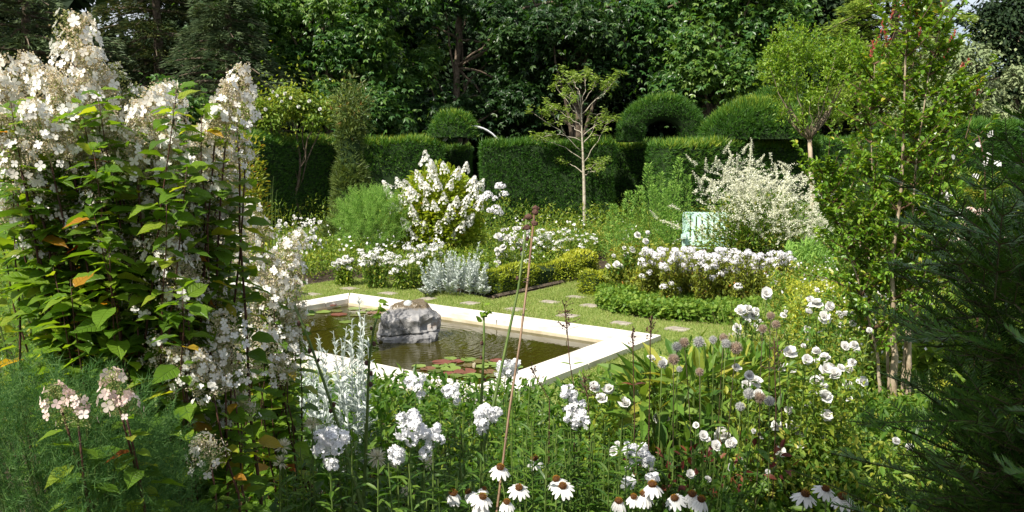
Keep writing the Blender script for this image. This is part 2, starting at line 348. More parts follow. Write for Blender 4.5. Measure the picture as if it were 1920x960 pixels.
def add_veins(m):
    nt = m.node_tree; b = nt.nodes['Principled BSDF']; L = nt.links.new
    def mth(op, a, b_=None, clamp=False):
        n = nt.nodes.new('ShaderNodeMath'); n.operation = op; n.use_clamp = clamp
        for i, x in enumerate((a, b_)):
            if x is None: continue
            if isinstance(x, (int, float)): n.inputs[i].default_value = x
            else: L(x, n.inputs[i])
        return n.outputs[0]
    at_ = nt.nodes.new('ShaderNodeAttribute'); at_.attribute_name = 'blade'; sp = nt.nodes.new('ShaderNodeSeparateXYZ'); L(at_.outputs['Vector'], sp.inputs[0])
    ax = mth('ABSOLUTE', sp.outputs['X']); ph = mth('FRACT', mth('MULTIPLY', mth('SUBTRACT', sp.outputs['Y'], mth('MULTIPLY', ax, .75)), 8.0))
    d = mth('ABSOLUTE', mth('SUBTRACT', ph, .5)); side = mth('SUBTRACT', 1.0, mth('MULTIPLY', d, 7.0), True); mid = mth('SUBTRACT', 1.0, mth('MULTIPLY', ax, 45.0), True)
    vein = mth('MAXIMUM', side, mid); src = b.inputs['Base Color'].links[0].from_socket
    mx = nt.nodes.new('ShaderNodeMix'); mx.data_type = 'RGBA'; mx.blend_type = 'MULTIPLY'; L(mth('MULTIPLY', vein, .35), mx.inputs['Factor']); L(src, mx.inputs['A']); mx.inputs['B'].default_value = (1.9, 1.7, 1.6, 1); L(mx.outputs['Result'], b.inputs['Base Color'])
    bp = nt.nodes.new('ShaderNodeBump'); bp.inputs['Strength'].default_value = .7; bp.inputs['Distance'].default_value = .003; bp.invert = True; L(vein, bp.inputs['Height']); L(bp.outputs[0], b.inputs['Normal'])
add_veins(M['hyd_leaf'])

# ---------------------------------------------------------------- ground, lawn, pool
u = A(math.cos(-.631), math.sin(-.631), 0); v = A(u[1], -u[0], 0)
H0 = CH-.07
O = A(-1.279*H0, 6.238*H0, 0); L1, L2, CW = 2.681*H0, 1.682*H0, .203*H0
def pool(a, b, z=0): return O+u*a+v*b+A(0, 0, z)
gp = 260.
# ground sheet with the pond basin left open
outer = [A(-gp, -60, 0), A(gp, -60, 0), A(gp, gp, 0), A(-gp, gp, 0)]
i0 = CW-.02
hole = [pool(i0, i0), pool(L1-i0, i0), pool(L1-i0, L2-i0), pool(i0, L2-i0)]
def holed(outer, hole, z):
    from mathutils.geometry import tessellate_polygon
    a = [Vector((float(p[0]), float(p[1]), 0)) for p in outer]; b = [Vector((float(p[0]), float(p[1]), 0)) for p in hole]
    f = np.array(tessellate_polygon([a, b])); V = np.array([[p.x, p.y, z] for p in a+b])
    ar = np.cross(V[f[:, 1]]-V[f[:, 0]], V[f[:, 2]]-V[f[:, 0]])[:, 2]; f[ar < 0] = f[ar < 0][:, ::-1]
    return V, f, np.full(len(V), .5)
def gridsheet(us, vs, z, inside):
    i0_ = CW-.02; us = sorted(set(list(us)+[i0_, L1-i0_])); vs = sorted(set(list(vs)+[i0_, L2-i0_])); V = []; f = []
    idx = {}
    def vid(i, j):
        if (i, j) not in idx: idx[(i, j)] = len(V); V.append(pool(us[i], vs[j], z))
        return idx[(i, j)]
    for i in range(len(us)-1):
        for j in range(len(vs)-1):
            cu, cv = (us[i]+us[i+1])/2, (vs[j]+vs[j+1])/2
            if i0_ < cu < L1-i0_ and i0_ < cv < L2-i0_: continue
            if not inside(pool(cu, cv)): continue
            a, b, c, d = vid(i, j), vid(i+1, j), vid(i+1, j+1), vid(i, j+1); f += [[a, c, b], [a, d, c]]
    V = np.array(V); return V, np.array(f), np.full(len(V), .5)
solo('ground', 'dark earth of the planting beds', None, gridsheet([-gp, -20, 0, L1, 20, gp], [-gp, -20, 0, L2, 20, gp], 0, lambda p: True), M['soil'], kind='structure')
lawn_px = [(380, 640), (480, 560), (560, 538), (640, 524), (700, 524), (800, 541), (925, 562), (1010, 545), (1100, 522), (1135, 515), (1150, 528), (1110, 548), (1120, 578),
           (1200, 598), (1400, 612), (1480, 640), (1420, 700), (1240, 740), (1150, 800), (1000, 820), (900, 790), (640, 760), (420, 720)]
lawn = [on(*p) for p in lawn_px]
solo('lawn', 'short sunlit lawn round the pond', None, gridsheet(np.arange(-3.5, 8, .08), np.arange(-5, 7, .08), .004, lambda p: bool(inpoly(np.array([p[0]]), np.array([p[1]]), lawn)[0])), M['turf'], kind='structure')
g = rg(1)
q = sample_poly(lawn, 150000, g)
rel = np.stack([(q-O[:2])@u[:2], (q-O[:2])@v[:2]], 1)
stones_px = [(584, 553), (656, 542), (728, 551), (802, 561), (881, 569.5), (965, 581), (1031, 567), (1079, 558), (1106, 574), (1065, 593), (1165, 607), (1269, 618), (1326, 650), (1200, 706), (1040, 776), (1385, 630)]
stones = [on(*p) for p in stones_px]
keep = ~((rel[:, 0] > .0) & (rel[:, 0] < L1) & (rel[:, 1] > 0) & (rel[:, 1] < L2))
for s in stones:
    d = q-s[:2]; keep &= ~((abs(d@u[:2]) < .115) & (abs(d@v[:2]) < .10))
q = q[keep]; n = len(q)
hh = .028+.016*g.random(n)+.012*sn(q, 3, 5)
solo('grass', 'short green lawn grass round the pond', 'grass',
     scatter(BLADE, np.c_[q, np.full(n, .003)], rdir(g, n, 1.5, .3), rdir(g, n, 0), np.c_[np.full(n, .09), hh, hh], g), M['grass'], kind='stuff')
m_slab = plain('slab', (.22, .19, .15), (.40, .36, .30), 6, .85, .3)
slab_lab = ['at the left end of the row, beyond the pond corner', 'second from the left, just behind the pond corner', 'third from the left behind the pond', 'behind the fountain rock',
 'fifth from the left, right of the fountain rock', 'just right of the crossed stalks, near the box hedge end', 'in the path between the two box hedges', 'farthest along the grass path between the box hedges',
 'touching the edge of the clover-like border', 'behind the right half of the pond, nearest its coping', 'left of the pond tip, second behind the right half', 'alone in the grass right of the pond tip', 'at the front of the right border, by the globe thistles',
 'half hidden under white flowers right of the pond', 'under the phlox leaves at the bottom of the lawn', 'at the right end of the lawn by the border']
for i, s in enumerate(stones):
    gg = rg(50+i); a, b = .14*gg.uniform(.85, 1.15), .12*gg.uniform(.9, 1.1)
    ring = [(1, .6), (.8, .95), (0, 1.02), (-.8, .95), (-1.02, .6), (-1, -.5), (-.8, -.95), (.1, -1), (.85, -.93), (1, -.6)]
    poly = [s+u*a*x*gg.uniform(.93, 1.05)+v*b*y*gg.uniform(.93, 1.05) for x, y in ring]
    solo('stepping_stone', 'pale stepping stone '+slab_lab[i], 'stepping stone', [(V_-s*0, f_, r_) for V_, f_, r_ in [prism(poly, -.02, .011)]], m_slab, s, group='stepping stones set in the lawn')

# coping: four mitred runs, each of several slabs
m_cop, nt_, b_ = node_mat('coping_stone')
nt_.links.new(ramp(nt_, noise(nt_, 2.5, 8), [(.46, .41, .34), (.64, .59, .52), (.74, .70, .64)], [.3, .44, .66]), b_.inputs['Base Color'])
b_.inputs['Roughness'].default_value = .75
bp = nt_.nodes.new('ShaderNodeBump'); bp.inputs['Strength'].default_value = .25; bp.inputs['Distance'].default_value = .004
nt_.links.new(noise(nt_, 60, 6), bp.inputs['Height']); nt_.links.new(bp.outputs[0], b_.inputs['Normal'])
cop = thing('pond_edging', 'pale stone coping slabs framing the rectangular garden pond', 'pond edging', pool(0, 0))
GAP = .007
def slabrun(P0, dirv, inn, Ltot, n):
    for i in range(n):
        a, b = Ltot*i/n+GAP, Ltot*(i+1)/n-GAP
        a1, b1 = (a if i else CW+GAP), (b if i < n-1 else Ltot-CW-GAP)
        poly = [P0+dirv*(a if i else GAP*2), P0+dirv*(b if i < n-1 else Ltot-GAP*2), P0+dirv*b1+inn*CW, P0+dirv*a1+inn*CW]
        part('coping_slab', prism(poly, .012, .07), m_cop, cop)
slabrun(pool(0, 0), u, v, L1, 5); slabrun(pool(L1, 0), v, -u, L2, 4); slabrun(pool(L1, L2), -u, -v, L1, 5); slabrun(pool(0, L2), -v, u, L2, 4)
# basin walls
m_wall = plain('basin_wall', (.42, .36, .24), (.56, .50, .38), 5, .6, .1)
WI = CW-.02
bw = []
c4 = [pool(WI, WI), pool(L1-WI, WI), pool(L1-WI, L2-WI), pool(WI, L2-WI)]
o4 = [pool(WI-.06, WI-.06), pool(L1-WI+.06, WI-.06), pool(L1-WI+.06, L2-WI+.06), pool(WI-.06, L2-WI+.06)]
cin = [pool(CW+.012, CW+.012), pool(L1-CW-.012, CW+.012), pool(L1-CW-.012, L2-CW-.012), pool(CW+.012, L2-CW-.012)]
for i in range(4):
    j = (i+1) % 4; bw.append(prism([o4[i], o4[j], cin[j], cin[i]], -.6, .010))
solo('basin', 'tan basin wall below the pond coping', None, bw, m_wall, kind='structure')
WZ = -.022
RK = on(742, 640, WZ)+v*-.22                       # centre of the rock
# water
m_w, nt_, b_ = node_mat('pond_water')
b_.inputs['Base Color'].default_value = (.034, .031, .003, 1); b_.inputs['Roughness'].default_value = .03; b_.inputs['IOR'].default_value = 1.33
b_.inputs['Specular IOR Level'].default_value = .62
t = nt_.nodes.new('ShaderNodeTexCoord'); mp = nt_.nodes.new('ShaderNodeMapping'); mp.inputs['Location'].default_value = (-RK[0]-.0, -RK[1], 0)
nt_.links.new(t.outputs['Object'], mp.inputs['Vector'])
ln = nt_.nodes.new('ShaderNodeVectorMath'); ln.operation = 'LENGTH'; nt_.links.new(mp.outputs[0], ln.inputs[0])
nn = nt_.nodes.new('ShaderNodeTexNoise'); nn.inputs['Scale'].default_value = 3; nt_.links.new(t.outputs['Object'], nn.inputs['Vector'])
ma = nt_.nodes.new('ShaderNodeMath'); ma.operation = 'MULTIPLY_ADD'; ma.inputs[1].default_value = .22; nt_.links.new(nn.outputs['Fac'], ma.inputs[0]); nt_.links.new(ln.outputs['Value'], ma.inputs[2])
mm = nt_.nodes.new('ShaderNodeMath'); mm.operation = 'MULTIPLY'; mm.inputs[1].default_value = 75; nt_.links.new(ma.outputs[0], mm.inputs[0])
ms = nt_.nodes.new('ShaderNodeMath'); ms.operation = 'SINE'; nt_.links.new(mm.outputs[0], ms.inputs[0])
fl = nt_.nodes.new('ShaderNodeMath'); fl.operation = 'DIVIDE'; fl.inputs[0].default_value = .55; nt_.links.new(ln.outputs['Value'], fl.inputs[1])
mf = nt_.nodes.new('ShaderNodeMath'); mf.operation = 'MULTIPLY'; nt_.links.new(ms.outputs[0], mf.inputs[0]); nt_.links.new(fl.outputs[0], mf.inputs[1])
n2 = nt_.nodes.new('ShaderNodeTexNoise'); n2.inputs['Scale'].default_value = 14; n2.inputs['Detail'].default_value = 3; nt_.links.new(t.outputs['Object'], n2.inputs['Vector'])
ad = nt_.nodes.new('ShaderNodeMath'); ad.operation = 'MULTIPLY_ADD'; ad.inputs[1].default_value = 1.6; nt_.links.new(n2.outputs['Fac'], ad.inputs[0]); nt_.links.new(mf.outputs[0], ad.inputs[2])
bp = nt_.nodes.new('ShaderNodeBump'); bp.inputs['Strength'].default_value = .22; bp.inputs['Distance'].default_value = .003
nt_.links.new(ad.outputs[0], bp.inputs['Height']); nt_.links.new(bp.outputs[0], b_.inputs['Normal'])
solo('water', 'olive green still pond water with rings round the rock', None, prism([pool(CW-.015, CW-.015), pool(L1-CW+.015, CW-.015), pool(L1-CW+.015, L2-CW+.015), pool(CW-.015, L2-CW+.015)], -.55, WZ), m_w, kind='structure')

# fountain rock
import bmesh
def ico(sub):
    bm = bmesh.new(); bmesh.ops.create_icosphere(bm, subdivisions=sub, radius=1)
    V = np.array([x.co[:] for x in bm.verts]); f = np.array([[x.index for x in p.verts] for p in bm.faces]); bm.free(); return V, f
def rock():
    V, f = ico(6)
    D = norm(V); r = np.full(len(D), 1.6)
    planes = [((0, 0, 1), .93), ((-.25, -.95, .1), .86), ((.25, -.9, .05), .90), ((-.9, -.3, .05), .92), ((-.7, -.4, .65), .98), ((.95, 0, .0), .96), ((.8, -.6, .1), .98), ((.3, -.6, .8), .90),
              ((.75, .1, .6), 1.0), ((0, 1, .1), .85), ((-.7, .6, .2), .95), ((.7, .7, .2), .95), ((0, -.98, -.3), .95), ((-.6, -.75, .2), .93), ((0, 0, -1), .8), ((-.25, -.7, .75), .93), ((-.55, .1, .85), .95)]
    for nrm, d in planes:
        nrm = A(*nrm)/np.linalg.norm(nrm); c = D@nrm; k = np.where(c > .05, d/np.maximum(c, .05), 9); r = np.minimum(r, k)
    P = D*r[:, None]
    rn = sn(P, 3.2, 11, 4); ridg = np.abs(sn(P, 4.5, 12, 3))
    P = P+D*(rn*.09-ridg*.15+.07*np.round(sn(P, 2.6, 15, 2)*3)/3)[:, None]
    # notch on the right front, shelf across the lower front
    c1 = A(.72, -.62, .25); dd = np.linalg.norm((P-c1)*A(1.1, .8, .95), axis=1); P -= D*(np.clip(.42-dd, 0, 1)*1.1)[:, None]
    z = P[:, 2]; cr = np.exp(-((z+.16-.12*P[:, 0]+.04*rn)/.035)**2)*(P[:, 1] < .1); P -= D*(cr*.13)[:, None]
    lo = (z < -.2) & (P[:, 1] < 0); P[lo] += A(0, -.07, 0)
    cr2 = np.exp(-((P[:, 0]*.8+z*.6-.1+.1*ridg)/.03)**2)*(P[:, 1] < 0)*(z > -.1); P -= D*(cr2*.05)[:, None]
    P = P+D*(sn(P, 22, 13, 3)*.012)[:, None]
    return P*A(.36, .31, .295), f
RV, RF = rock()
m_r, nt_, b_ = node_mat('grey_rock')
nf = noise(nt_, 5, 9, rough=.65); base = ramp(nt_, nf, [(.07, .068, .07), (.20, .197, .20), (.31, .30, .295), (.24, .17, .125)], [.3, .48, .6, .72])
vn = nt_.nodes.new('ShaderNodeTexNoise'); vn.inputs['Scale'].default_value = 2.2; vn.inputs['Distortion'].default_value = 2.5; vn.inputs['Detail'].default_value = 3
t = nt_.nodes.new('ShaderNodeTexCoord'); nt_.links.new(t.outputs['Object'], vn.inputs['Vector'])
vein = ramp(nt_, vn.outputs['Fac'], [(0, 0, 0), (0, 0, 0), (.2, .2, .2), (0, 0, 0), (0, 0, 0)], [0, .488, .5, .512, 1])
sp = nt_.nodes.new('ShaderNodeSeparateXYZ'); nt_.links.new(t.outputs['Object'], sp.inputs[0])
wetn = nt_.nodes.new('ShaderNodeMath'); wetn.operation = 'MULTIPLY_ADD'; wetn.inputs[1].default_value = .12; nt_.links.new(nf, wetn.inputs[0]); nt_.links.new(sp.outputs['Z'], wetn.inputs[2])
wet = ramp(nt_, wetn.outputs[0], [(0, 0, 0), (1, 1, 1)], [.28, .305])
m1 = nt_.nodes.new('ShaderNodeMix'); m1.data_type = 'RGBA'; m1.inputs['B'].default_value = (.42, .40, .38, 1); nt_.links.new(vein, m1.inputs['Factor']); nt_.links.new(base, m1.inputs['A'])
m2 = nt_.nodes.new('ShaderNodeMix'); m2.data_type = 'RGBA'; m2.inputs['B'].default_value = (.12, .09, .05, 1); nt_.links.new(wet, m2.inputs['Factor']); nt_.links.new(m1.outputs['Result'], m2.inputs['A'])
nt_.links.new(m2.outputs['Result'], b_.inputs['Base Color'])
rr = nt_.nodes.new('ShaderNodeMapRange'); rr.inputs['To Min'].default_value = .8; rr.inputs['To Max'].default_value = .25; nt_.links.new(wet, rr.inputs['Value']); nt_.links.new(rr.outputs[0], b_.inputs['Roughness'])
bp = nt_.nodes.new('ShaderNodeBump'); bp.inputs['Strength'].default_value = .6; bp.inputs['Distance'].default_value = .015
nt_.links.new(noise(nt_, 16, 9, rough=.7), bp.inputs['Height']); nt_.links.new(bp.outputs[0], b_.inputs['Normal'])
rt = thing('fountain_rock', 'large grey craggy rock rising from the pond with water welling over its brown wet top', 'rock', RK+A(0, 0, .12))
part('rock', (RV+ORIG[rt], RF, np.full(len(RV), .5)), m_r, rt, smooth=False)
m_gl, nt_, b_ = node_mat('welling_water'); b_.inputs['Base Color'].default_value = (.9, .95, .95, 1); b_.inputs['Transmission Weight'].default_value = .55; b_.inputs['Roughness'].default_value = .05; b_.inputs['IOR'].default_value = 1.33
bv, bf = ico(3); bv = bv*A(.055, .055, .06); bv += norm(bv)*(sn(bv*30, 1.5, 3)*.006)[:, None]
part('water_jet', (bv+RK+A(.0, -.02, .12+.265), bf, np.full(len(bv), .5)), m_gl, rt, smooth=True)

# lily pads
def pad(c, r, a0, g):
    n = 18; a = a0+np.linspace(.18, 2*pi-.18, n); rr_ = r*(1+.04*np.sin(a*3+g.uniform(0, 6)))
    V = np.c_[c[0]+rr_*np.cos(a), c[1]+rr_*np.sin(a), WZ+.006+.006*g.random(n)]
    V = np.concatenate([[[c[0], c[1], WZ+.004]], V]); f = np.array([[0, i, i+1] for i in range(1, n)])
    return V, f, np.full(n+1, g.random())
m_pad = leaf_mat('lily_pad', [(.12, .20, .03), (.20, .28, .05), (.09, .13, .02), (.16, .10, .04), (.20, .05, .04)], [0, .4, .55, .7, 1], .1, .35, .5)
g = rg(33)
def pads_in(px_poly, n, label, grp, rr=(.07, .12)):
    poly = [on(x, y, WZ) for x, y in px_poly]; got = []
    tries = 0
    while len(got) < n and tries < 4000:
        tries += 1; p = sample_poly(poly, 1, g)[0]; r = g.uniform(*rr)
        if all(np.hypot(*(p-q_[0])) > (r+q_[1])*.80 for q_ in got): got.append((p, r))
    got.sort(key=lambda t_: t_[0][0])
    out = []
    for i, (p, r) in enumerate(got):
        geo = pad(p, r, g.uniform(0, 6.28), g); out.append((p, r, geo))
    return out
def ordi(i, n):
    names = ['first', 'second', 'third', 'fourth', 'fifth', 'sixth', 'seventh', 'eighth', 'ninth', 'tenth', 'eleventh', 'twelfth', 'thirteenth', 'fourteenth', 'fifteenth', 'sixteenth', 'seventeenth', 'eighteenth', 'nineteenth', 'twentieth']
    if i == 0: return 'leftmost'
    if i == n-1: return 'rightmost'
    if i < 20: return names[i]+' from the left'
    k = n-1-i
    if k < 20: return names[k]+' from the right'
    return 'middle one, number %d from the left' % (i+1)
for poly, n, lab in (([(588, 566), (700, 573), (705, 596), (640, 612), (575, 594)], 16, 'lily pad in the far cluster'),
                     ([(775, 690), (850, 672), (935, 676), (970, 690), (905, 712), (850, 706)], 26, 'lily pad in the near corner cluster')):
    out = pads_in(poly, n, lab, None, (.06, .115))
    for i, (p, r, geo) in enumerate(out):
        q_ = geo[2][0]; colr = 'red-brown' if q_ > .72 else 'dull green' if q_ > .5 else 'bright green'
        solo('lily_pad', '%s %s, %s' % (colr, lab, ordi(i, len(out))), 'lily pad', geo, m_pad, (p[0], p[1], WZ), group='lily pads floating on the pond')
def lily(c, r, label, mats, closed=False):
    t_ = thing('water_lily', label, 'water lily', c)
    for ring, (k, el, L) in enumerate(((8, .45, 1), (7, .85, .95), (5, 1.15, .8)) if not closed else ((5, 1.3, 1), (4, 1.45, .95))):
        geo = []
        for i in range(k):
            a = 2*pi*i/k+ring*.4; d = A(math.cos(a)*math.cos(el), math.sin(a)*math.cos(el), math.sin(el)); nr = A(-math.cos(a)*math.sin(el), -math.sin(a)*math.sin(el), math.cos(el))
            geo.append(scatter(ROUND, (c+A(0, 0, .01))[None], d[None], nr[None], A(r*L*.9, r*L, r*L)[None], rg(i), np.array([i/k])))
        part('petals', geo, mats[min(ring, len(mats)-1)], t_)
lily(on(622, 577, WZ), .085, 'open pink and white water lily in the far corner of the pond', [M['redtip'], M['petal'], M['petal_pink']])
lily(on(889, 693, WZ), .06, 'closed cream water lily bud among the near pads', [M['cream']], True)

# ---------------------------------------------------------------- clipped hedges and topiary
def clipped(name, label, cat, V, f, base, dens=700, size=.075, mat='yew', core='yew_core', topup=.15, seed=0, T=TUFT, bottom=False, group=None, shag=.05, toplong=1.9, split=True):
    g = rg(seed+100); ar = area(V, f); n = int(ar*dens)
    p, nr = surf_sample(V, f, n, g)
    k = (nr[:, 2] > -.5) & ((sn(p, 1.9, seed+5, 3) < .62) | (g.random(n) < .45)); p, nr = p[k], nr[k]; n = len(p)
    top = np.clip(nr[:, 2], 0, 1)
    hi = p[:, 2].max(); rim = np.clip((p[:, 2]-(hi-.25))/.25, 0, 1)
    p = p-nr*shag*g.random(n)[:, None]+nr*(sn(p, 2.2, seed, 2)*.03+.045*sn(p, 7, seed+1, 2))[:, None]
    d = nr+rdir(g, n)*.75+A(0, 0, 1)*(.35+topup)
    s = size*(.7+.6*g.random(n))*(1+(toplong-1)*top)
    rnd = np.clip(g.random(n)*.6+.20*top+.05*rim+.18*sn(p, 1.1, seed+3, 2)+.05, 0, 1)  # lighter tops and rims: new growth, plus sun brightness put into the tone
    th = thing(name, label, cat, base, group)
    vn = np.zeros_like(V); fn = norm(np.cross(V[f[:, 1]]-V[f[:, 0]], V[f[:, 2]]-V[f[:, 0]]))
    for q_ in range(3): np.add.at(vn, f[:, q_], fn)
    V = V-norm(vn)*min(.07, size*.9)
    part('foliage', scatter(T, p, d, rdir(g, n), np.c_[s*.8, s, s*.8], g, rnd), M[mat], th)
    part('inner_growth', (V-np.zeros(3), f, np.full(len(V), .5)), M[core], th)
    return th
def hbox(x0, y0, x1, y1, dep, h, z0=0., seg=10):
    """hedge core between two ground points with rounded top, front on the camera side"""
    a, b = A(x0, y0, 0), A(x1, y1, 0); d = norm(b-a); nrm = A(-d[1], d[0], 0)
    prof = [(0, z0), (.0, h-.12), (.10, h-.02), (dep-.1, h-.02), (dep, h-.12), (dep, z0)]
    V = []
    L = np.linspace(0, 1, seg+1)
    for t_ in L:
        for (o, z) in prof:
            zz = z+(.04*math.sin(t_*9+x0) if z > z0 else 0); V.append(a+(b-a)*t_+nrm*(o+.05*math.sin(t_*7+x0*3))+A(0, 0, zz))
    V = np.array(V); m = len(prof); f = []
    for i in range(seg):
        for j in range(m-1):
            q0 = i*m+j; f += [[q0, q0+m, q0+m+1], [q0, q0+m+1, q0+1]]
    for i, s_ in ((0, 1), (seg, -1)):
        c = [i*m+j for j in range(m)]
        for j in range(1, m-1): f.append([c[0], c[j], c[j+1]] if s_ > 0 else [c[0], c[j+1], c[j]])
    return V, np.array(f)
def X(px, Y): return (px-960)/F*Y*1.0
def zat(py, Y): return at(960, py, Y)[2]
hz = zat(262, 22)
def hx(px, Y): return at(px, 300, Y)[0]
segs = [  # px0, Y0, px1, Y1, depth, top py
 (300, 17.5, 655, 22.6, 1.0, 258, 'tall clipped yew hedge in shade left of the slim conifer column'),
 (655, 21.6, 832, 22.0, .9, 262, 'sunlit clipped yew hedge between the conifer column and the garden arch'),
 (902, 20.8, 1150, 20.9, .9, 268, 'sunlit clipped yew hedge behind the small pale trunked tree'),
 (1150, 22.3, 1262, 22.5, .8, 270, 'recessed dark stretch of clipped hedge below the arched topiary'),
 (1258, 19.6, 1540, 21.6, 1.1, 268, 'clipped yew hedge behind the cream plumed shrub'),
 (1545, 23.0, 1720, 23.0, 1.0, 262, 'deeply shaded hedge behind the tall leafy shrub'),
 (1690, 16.0, 2150, 17.5, 1.2, 232, 'bright topped clipped hedge at the right edge of the garden')]
for i, (a, ya, b, yb, dep, ty, lab) in enumerate(segs):
    V, f = hbox(hx(a, ya), ya, hx(b, yb), yb, dep, zat(ty, (ya+yb)/2))
    clipped('yew_hedge', lab, 'hedge', V, f, (hx((a+b)/2, ya), (ya+yb)/2, 0), 520 if 0 < i < 5 else 450, .11, seed=i, group='clipped yew hedges round the garden')
def dome(c, rx, ry, rz_, n=20, m=8, flat=0):
    V = []; f = []
    for j in range(m+1):
        e = j/m*pi/2
        for i in range(n):
            a = 2*pi*i/n; V.append((c[0]+rx*math.cos(a)*math.cos(e), c[1]+ry*math.sin(a)*math.cos(e), c[2]+rz_*math.sin(e)))
    for j in range(m):
        for i in range(n):
            k = (i+1) % n; f += [[j*n+i, j*n+k, j*n+n+k], [j*n+i, j*n+n+k, j*n+n+i]]
    return np.array(V), np.array(f)
def put_dome(name, label, px, py, Y, wpx, hpx, ry, seed, cat='topiary', dens=550, size=.12, base_z=None, **kw):
    c = at(px, py, Y); V, f = dome(c, wpx/2/F*Y, ry, hpx/F*Y); return clipped(name, label, cat, V, f, (c[0], c[1], 0 if base_z is None else base_z), dens, size, seed=seed, **kw)
put_dome('topiary_dome', 'wide rounded yew dome rising above the right hedge', 1420, 262, 21.2, 215, 68, .8, 21)
put_dome('topiary_dome', 'smaller rounded yew dome peeping over the wide one', 1450, 240, 23.5, 130, 66, .7, 22)
put_dome('topiary_dome', 'shaggy yew tuft on the hedge end beside the garden arch', 850, 258, 22.3, 92, 50, .5, 23, size=.11, shag=.12)
# pillars carrying the arch in the gap
for px, Y, w_, ty, lab, sd in ((852, 23.0, 60, 275, 'dark yew pillar in the shadow left of the garden arch', 24),):
    V, f = hbox(hx(px-w_/2, Y), Y, hx(px+w_/2, Y), Y, .6, zat(ty, Y), seg=4); clipped('yew_pillar', lab, 'hedge', V, f, (hx(px, Y), Y, 0), 600, .08, seed=sd)
# arched topiary : half ring
def archring(c, R0, r, ry, n=26, m=12):
    V = []; f = []
    for i in range(n+1):
        a = pi*i/n
        for j in range(m):
            b = 2*pi*j/m; rr_ = R0+r*math.cos(b); V.append((c[0]-rr_*math.cos(a), c[1]+ry*math.sin(b), c[2]+rr_*math.sin(a)*1.0))
    for i in range(n):
        for j in range(m):
            k = (j+1) % m; f += [[i*m+j, i*m+m+k, i*m+k], [i*m+j, i*m+m+j, i*m+m+k]]
    return np.array(V), np.array(f)
c = at(1240, 266, 21.8); k = 21.8/F
V, f = archring(c, 60*k, 27*k, .4)
N_ = np.cross(V[f[:, 1]]-V[f[:, 0]], V[f[:, 2]]-V[f[:, 0]])
ctr = V[f].mean(1); ang = np.arctan2(ctr[:, 2]-c[2], ctr[:, 0]-c[0]); ax = c+np.c_[np.cos(ang), np.zeros(len(ang)), np.sin(ang)]*57*k
flip = np.einsum('ij,ij->i', N_, ctr-ax) < 0; f[flip] = f[flip][:, ::-1]
clipped('topiary_arch', 'arched yew topiary with a dark round opening on top of the hedge', 'topiary', V, f, (c[0], c[1], 0), 1100, .08, seed=31, toplong=2.0, shag=.12)

# metal arch
ma_ = thing('garden_arch', 'pale curved metal garden arch standing in the gap of the hedge', 'garden arch', (hx(880, 22.4), 22.4, 0))
ce = at(884, 300, 22.4); rad_ = 62/F*22.4
for dy in (0, .55):
    a = np.linspace(0, pi, 22); P = np.c_[ce[0]-rad_*np.cos(a), np.full(22, 22.2+dy), ce[2]+rad_*np.sin(a)]
    P = np.concatenate([[[P[0][0], 22.2+dy, 0]], P, [[P[-1][0], 22.2+dy, 0]]]); part('hoop', tube(P, .022, 6), M['metal'], ma_, smooth=True)
for a in np.linspace(.25, pi-.25, 9):
    p = A(ce[0]-rad_*math.cos(a), 22.2, ce[2]+rad_*math.sin(a)); part('rung', tube([p, p+A(0, .55, 0)], .014, 6), M['metal'], ma_, smooth=True)

# column conifer
def column(label, px, Y, top_py, base_w, top_w, seed):
    b = A(hx(px, Y), Y, 0); H = zat(top_py, Y); g = rg(seed); z = np.linspace(0, 1, 16)
    prof = [(max(.03, (base_w*(1-t_)+top_w*t_)*(1+.10*math.sin(t_*17))*(1 if t_ < .93 else .5)), t_*H) for t_ in z]
    V, f, _ = lathe(prof, 20); V = V+b; V[:, :2] += (sn(V, 3, seed, 2)*.04)[:, None]
    return clipped('column_conifer', label, 'conifer', V, f, b, 1300, .12, 'col_leaf', 'yew_core', topup=.2, seed=seed, shag=.22, T=TUFT)
col_ = column('slim columnar conifer with brownish green foliage standing before the left hedge', 656, 18.0, 205, .60, .21, 41)
g = rg(77); pc = at(660, 195, 18.0)
n = 900; off = g.normal(size=(n, 3))*A(.20, .2, .30)-A(0, 0, .15); 
part('crown_tip', scatter(TUFT, pc+off, norm(off+A(0, 0, .3))+rdir(g, n)*.8, rdir(g, n), .13, g), M['col_leaf'], col_)

# low box edging
def edging(label, pts, dep, h, seed):
    (a, b) = pts; V, f = hbox(a[0], a[1], b[0], b[1], dep, h, seg=6)
    clipped('box_hedge', label, 'hedge', V, f, ((a[0]+b[0])/2, (a[1]+b[1])/2, 0), 2600, .042, 'box_leaf', seed=seed, T=QUAD, topup=.1, shag=.03, toplong=1.1, group='low box hedges edging the borders')
edging('low box hedge running back from the silver plant left of the grass path', (on(938, 556), on(1122, 516)), .42, .40, 51)
edging('short end of low box hedge right of the grass path', (on(1112, 557), on(1196, 548)), .4, .36, 52)
solo('timber_edge', 'dark timber edging board at the foot of the box hedge', 'edging board', [tube([on(925, 560)+A(0, 0, .03), on(1110, 519)+A(0, 0, .03)], .03, 4)], M['bark'], on(925, 560))

